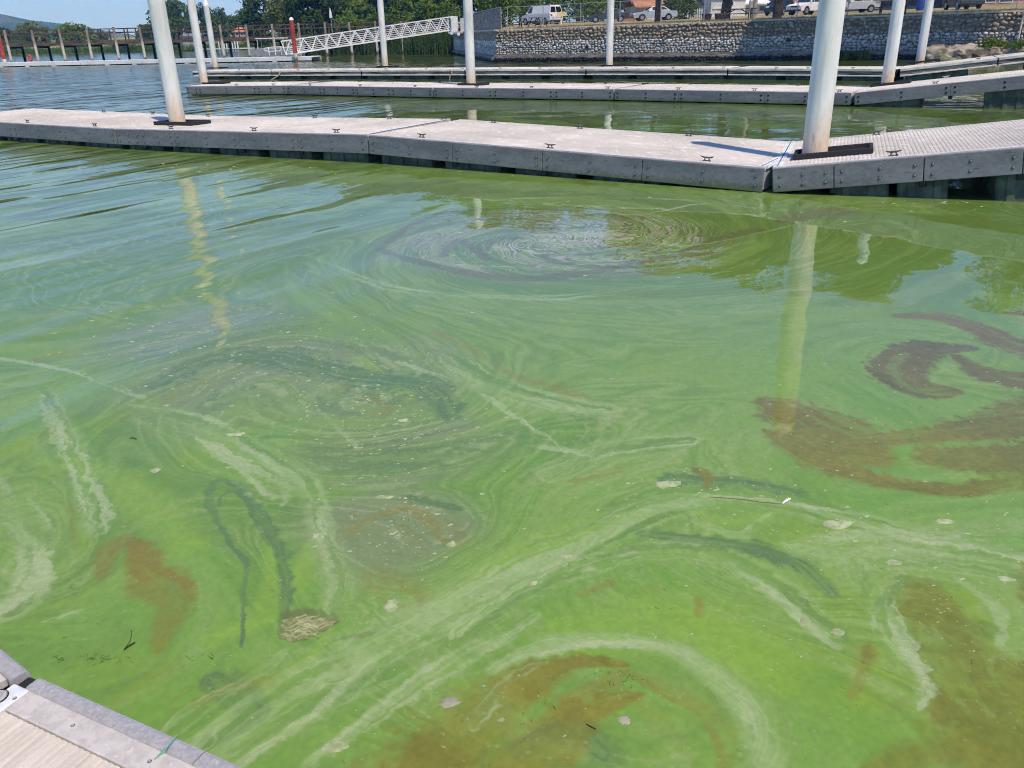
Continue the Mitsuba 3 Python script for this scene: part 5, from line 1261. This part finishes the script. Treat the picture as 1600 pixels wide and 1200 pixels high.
g = np.random.default_rng(33); m = MB()
for (px, py, rx, ry, n, s) in ((460, 580, 260, 110, 380, .95), (620, 660, 140, 60, 140, 1.15), (620, 820, 130, 90, 170, .9), (260, 520, 260, 60, 150, .8), (1100, 760, 220, 50, 120, .9), (1430, 850, 200, 50, 130, .9), (800, 900, 800, 260, 110, .5), (900, 520, 700, 90, 80, .7), (1350, 620, 260, 110, 130, .6), (860, 370, 330, 60, 180, .9),
                              (600, 1050, 200, 130, 120, .6), (1050, 980, 260, 120, 130, .6), (1500, 960, 120, 140, 90, .6), (600, 262, 560, 14, 120, .9), (1400, 320, 200, 12, 60, .9)):
    for _ in range(n):
        x, y = px + g.normal(0, rx * .55), py + g.normal(0, ry * .55)
        if y < 235 or y > 1230 or (x < 420 and y > 985 + .53 * x): continue
        q = at(x, y, 0); d = np.linalg.norm(q - EYE)
        r = s * (.0020 + .0048 * g.random() ** 3) * (d / 3.2) ** .75
        m.add(*fleck(q[0], q[1], r, g, g.uniform(1, 2.4), g.normal(.2, .35)))
put('foam_flecks', m, 'foam', None, kind='stuff'); labels['foam_flecks'] = {'label': 'tiny pale foam flecks scattered over the green water', 'category': 'foam', 'kind': 'stuff'}
PATCH = [(243, 735, 7, 1, 'lone round foam patch left of the dark green hook'), (611, 946, 12, .8, 'oval foam patch right of the striped scum raft'), (1310, 819, 16, 2.2, 'wide cream foam patch below the pale streak at the right'), (703, 1097, 12, 1.5, 'pinkish foam patch at the left edge of the brown pool'), (525, 1168, 12, 2.0, 'arrow shaped foam patch near the bottom edge'), (976, 1126, 8, 1.1, 'pinkish round foam patch inside the brown pool'),
         (1045, 757, 14, 2.0, 'branched foam patch above the feather streak'), (1395, 879, 9, 1.9, 'slim foam patch right of the pale finger'), (1258, 970, 7, 1.3, 'foam patch right of the green arc, upper of a pair'), (1309, 988, 8, 1.1, 'round foam patch right of the green arc, lower of a pair'), (630, 657, 7, 1.4, 'bright foam patch at the right of the grey swirl'), (600, 777, 9, 2.4, 'long foam patch in the brown grey film'), (706, 850, 7, 1.0, 'foam patch at the right rim of the brown grey film'),
         (368, 679, 9, 2.2, 'foam patch on the pale crest line'), (1572, 905, 8, 1.8, 'foam patch at the right picture edge above the brown streak'), (885, 870, 7, 2.0, 'foam patch on the long pale streak left of centre'), (832, 912, 6, 1.6, 'small foam patch below the long pale streak'), (783, 1125, 5, 1.3, 'small white foam dot on the brown pool'), (497, 838, 7, 1.4, 'foam patch at the foot of the pale crest line'), (1475, 815, 9, 2.2, 'foam patch on the pale streak at the right')]
for i, (x, y, w, el, lab) in enumerate(PATCH):
    q = at(x, y, 0); r = w / FPX * np.linalg.norm(q - EYE) / el ** .5; m = MB()
    gg = np.random.default_rng(500 + i); a0 = gg.normal(.1, .3)
    m.add(*fleck(q[0], q[1], r, gg, el, a0, 14))
    for k in range(4):
        t = gg.uniform(0, 6.28); m.add(*fleck(q[0] + math.cos(t) * r * el * .8, q[1] + math.sin(t) * r * .7, r * gg.uniform(.2, .45), gg, 1.3, a0, 9))
    single('foam_patch', m, 'foam_grey' if 'pinkish' in lab else 'foam', lab, 'foam', smooth=50)
# striped scum raft: folded skin of scum
q0 = at(474, 981, 0); M_ = rotz(q0, 4); s_ = np.linalg.norm(q0 - EYE) / FPX; g = np.random.default_rng(77)
raft = thing('scum_raft', 'striped cream and brown raft of folded scum below the dark green hook', 'scum')
mat('scum_brown', vary((.17, .19, .08), (.26, .27, .13), 40), .7, .3); mat('scum_cream', vary((.27, .32, .14), (.38, .42, .22), 40), .7, .3)
rx, ry = 38 * s_, 26 * s_
ang = np.linspace(0, 2 * np.pi, 48, endpoint=False)
edge = np.column_stack([np.cos(ang) * rx, np.sin(ang) * ry]) * (1 + .16 * g.normal(size=48) * .5 + .14 * np.sin(ang * 3 + 1))[:, None]
put('fold', MB().prism(Polygon(edge).buffer(0), .0008, .0028, axes=((1, 0, 0), (0, 1, 0), (0, 0, 1))), 'scum_brown', raft, M=M_)
xs = np.linspace(-1, 1, 30)
for k in range(9):
    y0 = ry * (-.82 + .205 * k); hl = rx * math.sqrt(max(.05, 1 - (y0 / ry) ** 2)) * g.uniform(.72, .98); sh = g.normal(0, .06) * rx
    yy = y0 + ry * (.13 * np.sin(xs * 5 + .35 * k) + .09 * np.sin(xs * 11 + 1.1 * k) + .05 * np.cumsum(g.normal(0, .35, 30)))
    w_ = ry * .055 * (1 - xs ** 4) * g.uniform(.6, 1.5, 30) + .0004
    ring = np.vstack([np.column_stack([xs * hl + sh, yy + w_]), np.column_stack([xs * hl + sh, yy - w_])[::-1]])
    P = Polygon(ring).buffer(0); P = max(getattr(P, 'geoms', [P]), key=lambda q: q.area)
    put('fold', MB().prism(P, .0024, .0036 + .0006 * (k % 3), axes=((1, 0, 0), (0, 1, 0), (0, 0, 1))), 'scum_cream', raft, M=M_)
mat('feather_white', (.78, .78, .76), .7, .2); mat('stem_brown', vary((.20, .16, .09), (.36, .31, .20), 40), .8, .2); mat('twig_dark', (.02, .018, .014), .8, .2)
ft = thing('feather', 'small white feather floating at the end of the brown stem', 'feather')
q = at(1229, 787, 0); s_ = np.linalg.norm(q - EYE) / FPX
put('shaft', MB().tube([q + [-.9 * 8 * s_, -.3 * 8 * s_, .003], q + [0, 0, .010], q + [7 * s_, 5 * s_, .016]], .0012, 6), 'feather_white', ft)
V, Fc, k = [], [], 0; g = np.random.default_rng(4)
for i in range(46):
    t = i / 45; c = q + np.array([(-.9 + 1.8 * t) * 8 * s_, (-.3 + .9 * t) * 8 * s_, .004 + .012 * t]); sgn = 1 if i % 2 else -1; l = 6 * s_ * math.sin(math.pi * (.15 + .8 * t)) * g.uniform(.7, 1.2)
    d = np.array([.5, sgn * .9, .5]) * l; wv = np.array([.0012, 0, 0]); V += [c - wv, c + wv, c + d + [0, 0, g.uniform(0, .006)]]; Fc.append([k, k + 1, k + 2]); k += 3
put('vane', (np.array(V), np.array(Fc)), 'feather_white', ft)
def stick(name, label, pts, r, bsdf, cat):
    P = [at(x, y, 0) + [0, 0, r * .9 + .001 + .002 * (i % 2)] for i, (x, y) in enumerate(pts)]
    return single(name, MB().tube(P, r, 7), bsdf, label, cat, smooth=40)
stick('reed_stem', 'long thin brown stem floating left of the white feather', [(1108, 777), (1150, 780), (1190, 785), (1222, 788)], .0016, 'stem_brown', 'stem')
stick('twig', 'short black twig floating near the lower left dock', [(194, 1016), (203, 1010), (211, 1005)], .0026, 'twig_dark', 'twig')
stick('twig', 'thin curved twig floating above the short black one', [(196, 1012), (203, 1004), (206, 992), (205, 986)], .0010, 'twig_dark', 'twig')
stick('twig', 'small dark twig floating on the grey swirl at the left', [(203, 686), (208, 685), (213, 687)], .0024, 'twig_dark', 'twig')
stick('twig', 'slanted twig in the brown pool left of the pinkish foam', [(916, 1132), (924, 1137), (931, 1140)], .0013, 'twig_dark', 'twig')
m = MB(); g = np.random.default_rng(8)
for (px, py, rx, ry, n) in ((165, 1030, 44, 7, 40), (80, 1035, 24, 18, 30), (960, 1060, 90, 30, 26), (880, 1100, 140, 60, 14), (700, 900, 700, 250, 70), (1350, 900, 250, 200, 25), (300, 1030, 30, 12, 10)):
    for _ in range(n):
        x, y = px + g.normal(0, rx * .5), py + g.normal(0, ry * .5)
        if y < 300 or y > 1210 or (x < 420 and y > 985 + .53 * x): continue
        q = at(x, y, 0); l = g.uniform(.002, .010) * (1 if g.random() < .8 else 2); a = g.uniform(0, 3.14)
        e = np.array([math.cos(a), math.sin(a), 0]) * l; m.tube([q - e + [0, 0, .001], q + e + [0, 0, .001]], g.uniform(.0003, .0007), 4)
put('plant_debris', m, 'twig_dark', None, kind='stuff'); labels['plant_debris'] = {'label': 'tiny dark bits of plant litter floating on the scum', 'category': 'debris', 'kind': 'stuff'}
# background trees that close the view behind the houses
for i, (px, Y, R_, Ht, lab, b) in enumerate(((960, 140, 8, 15, 'dark tree behind the dark car and the orange board fence', 'leaf_dark'), (1075, 146, 8, 14, 'tree behind the garage roof', 'leaf_mid'), (1180, 142, 8, 15, 'tree behind the low house and the utility pole', 'leaf_dark'), (1290, 138, 8, 15, 'tree behind the red roofed house', 'leaf_dark'), (1400, 122, 8, 15, 'dense dark tree behind the navy shed', 'leaf_dark'), (1500, 118, 8, 15, 'dense tree behind the dark green car', 'leaf_dark'), (1590, 116, 8, 15, 'tree behind the building at the right picture edge', 'leaf_olive'), (1660, 100, 7, 14, 'tree beyond the right picture edge', 'leaf_dark'), (730, 150, 9, 16, 'dark tree far behind the fence corner', 'leaf_dark'), (640, 165, 9, 15, 'dark tree far behind the gangway head', 'leaf_dark'), (560, 190, 9, 10, 'dark tree filling the gap right of the sky notch', 'leaf_dark'))):
    p = atY(px, 50, Y); p[2] = float(ground_z(p[0], Y)) - .5 if px > 700 else 1.5
    tree('shade_tree', lab, p, Ht, R_, .34, b, 7000, cb=.04, thin=.30)
# ------------------------------------------------------------------ air
scene['haze_air'] = {'type': 'homogeneous', 'albedo': rgb(.96, .97, .98), 'sigma_t': rgb(.00006, .00017, .00038)}
scene['haze_skin'] = {'type': 'null'}
HB = [(-1900, 1900), (-600, 1950), (-6, 170)]
scene['haze'] = {'type': 'cube', 'to_world': T().translate([(a + b) / 2 for a, b in HB]).scale([(b - a) / 2 for a, b in HB]), 'bsdf': {'type': 'ref', 'id': 'haze_skin'}, 'interior': {'type': 'ref', 'id': 'haze_air'}}
labels['haze'] = {'kind': 'stuff', 'label': 'thin blue summer haze over the lake', 'category': 'haze'}
scene['camera']['medium'] = {'type': 'ref', 'id': 'haze_air'}
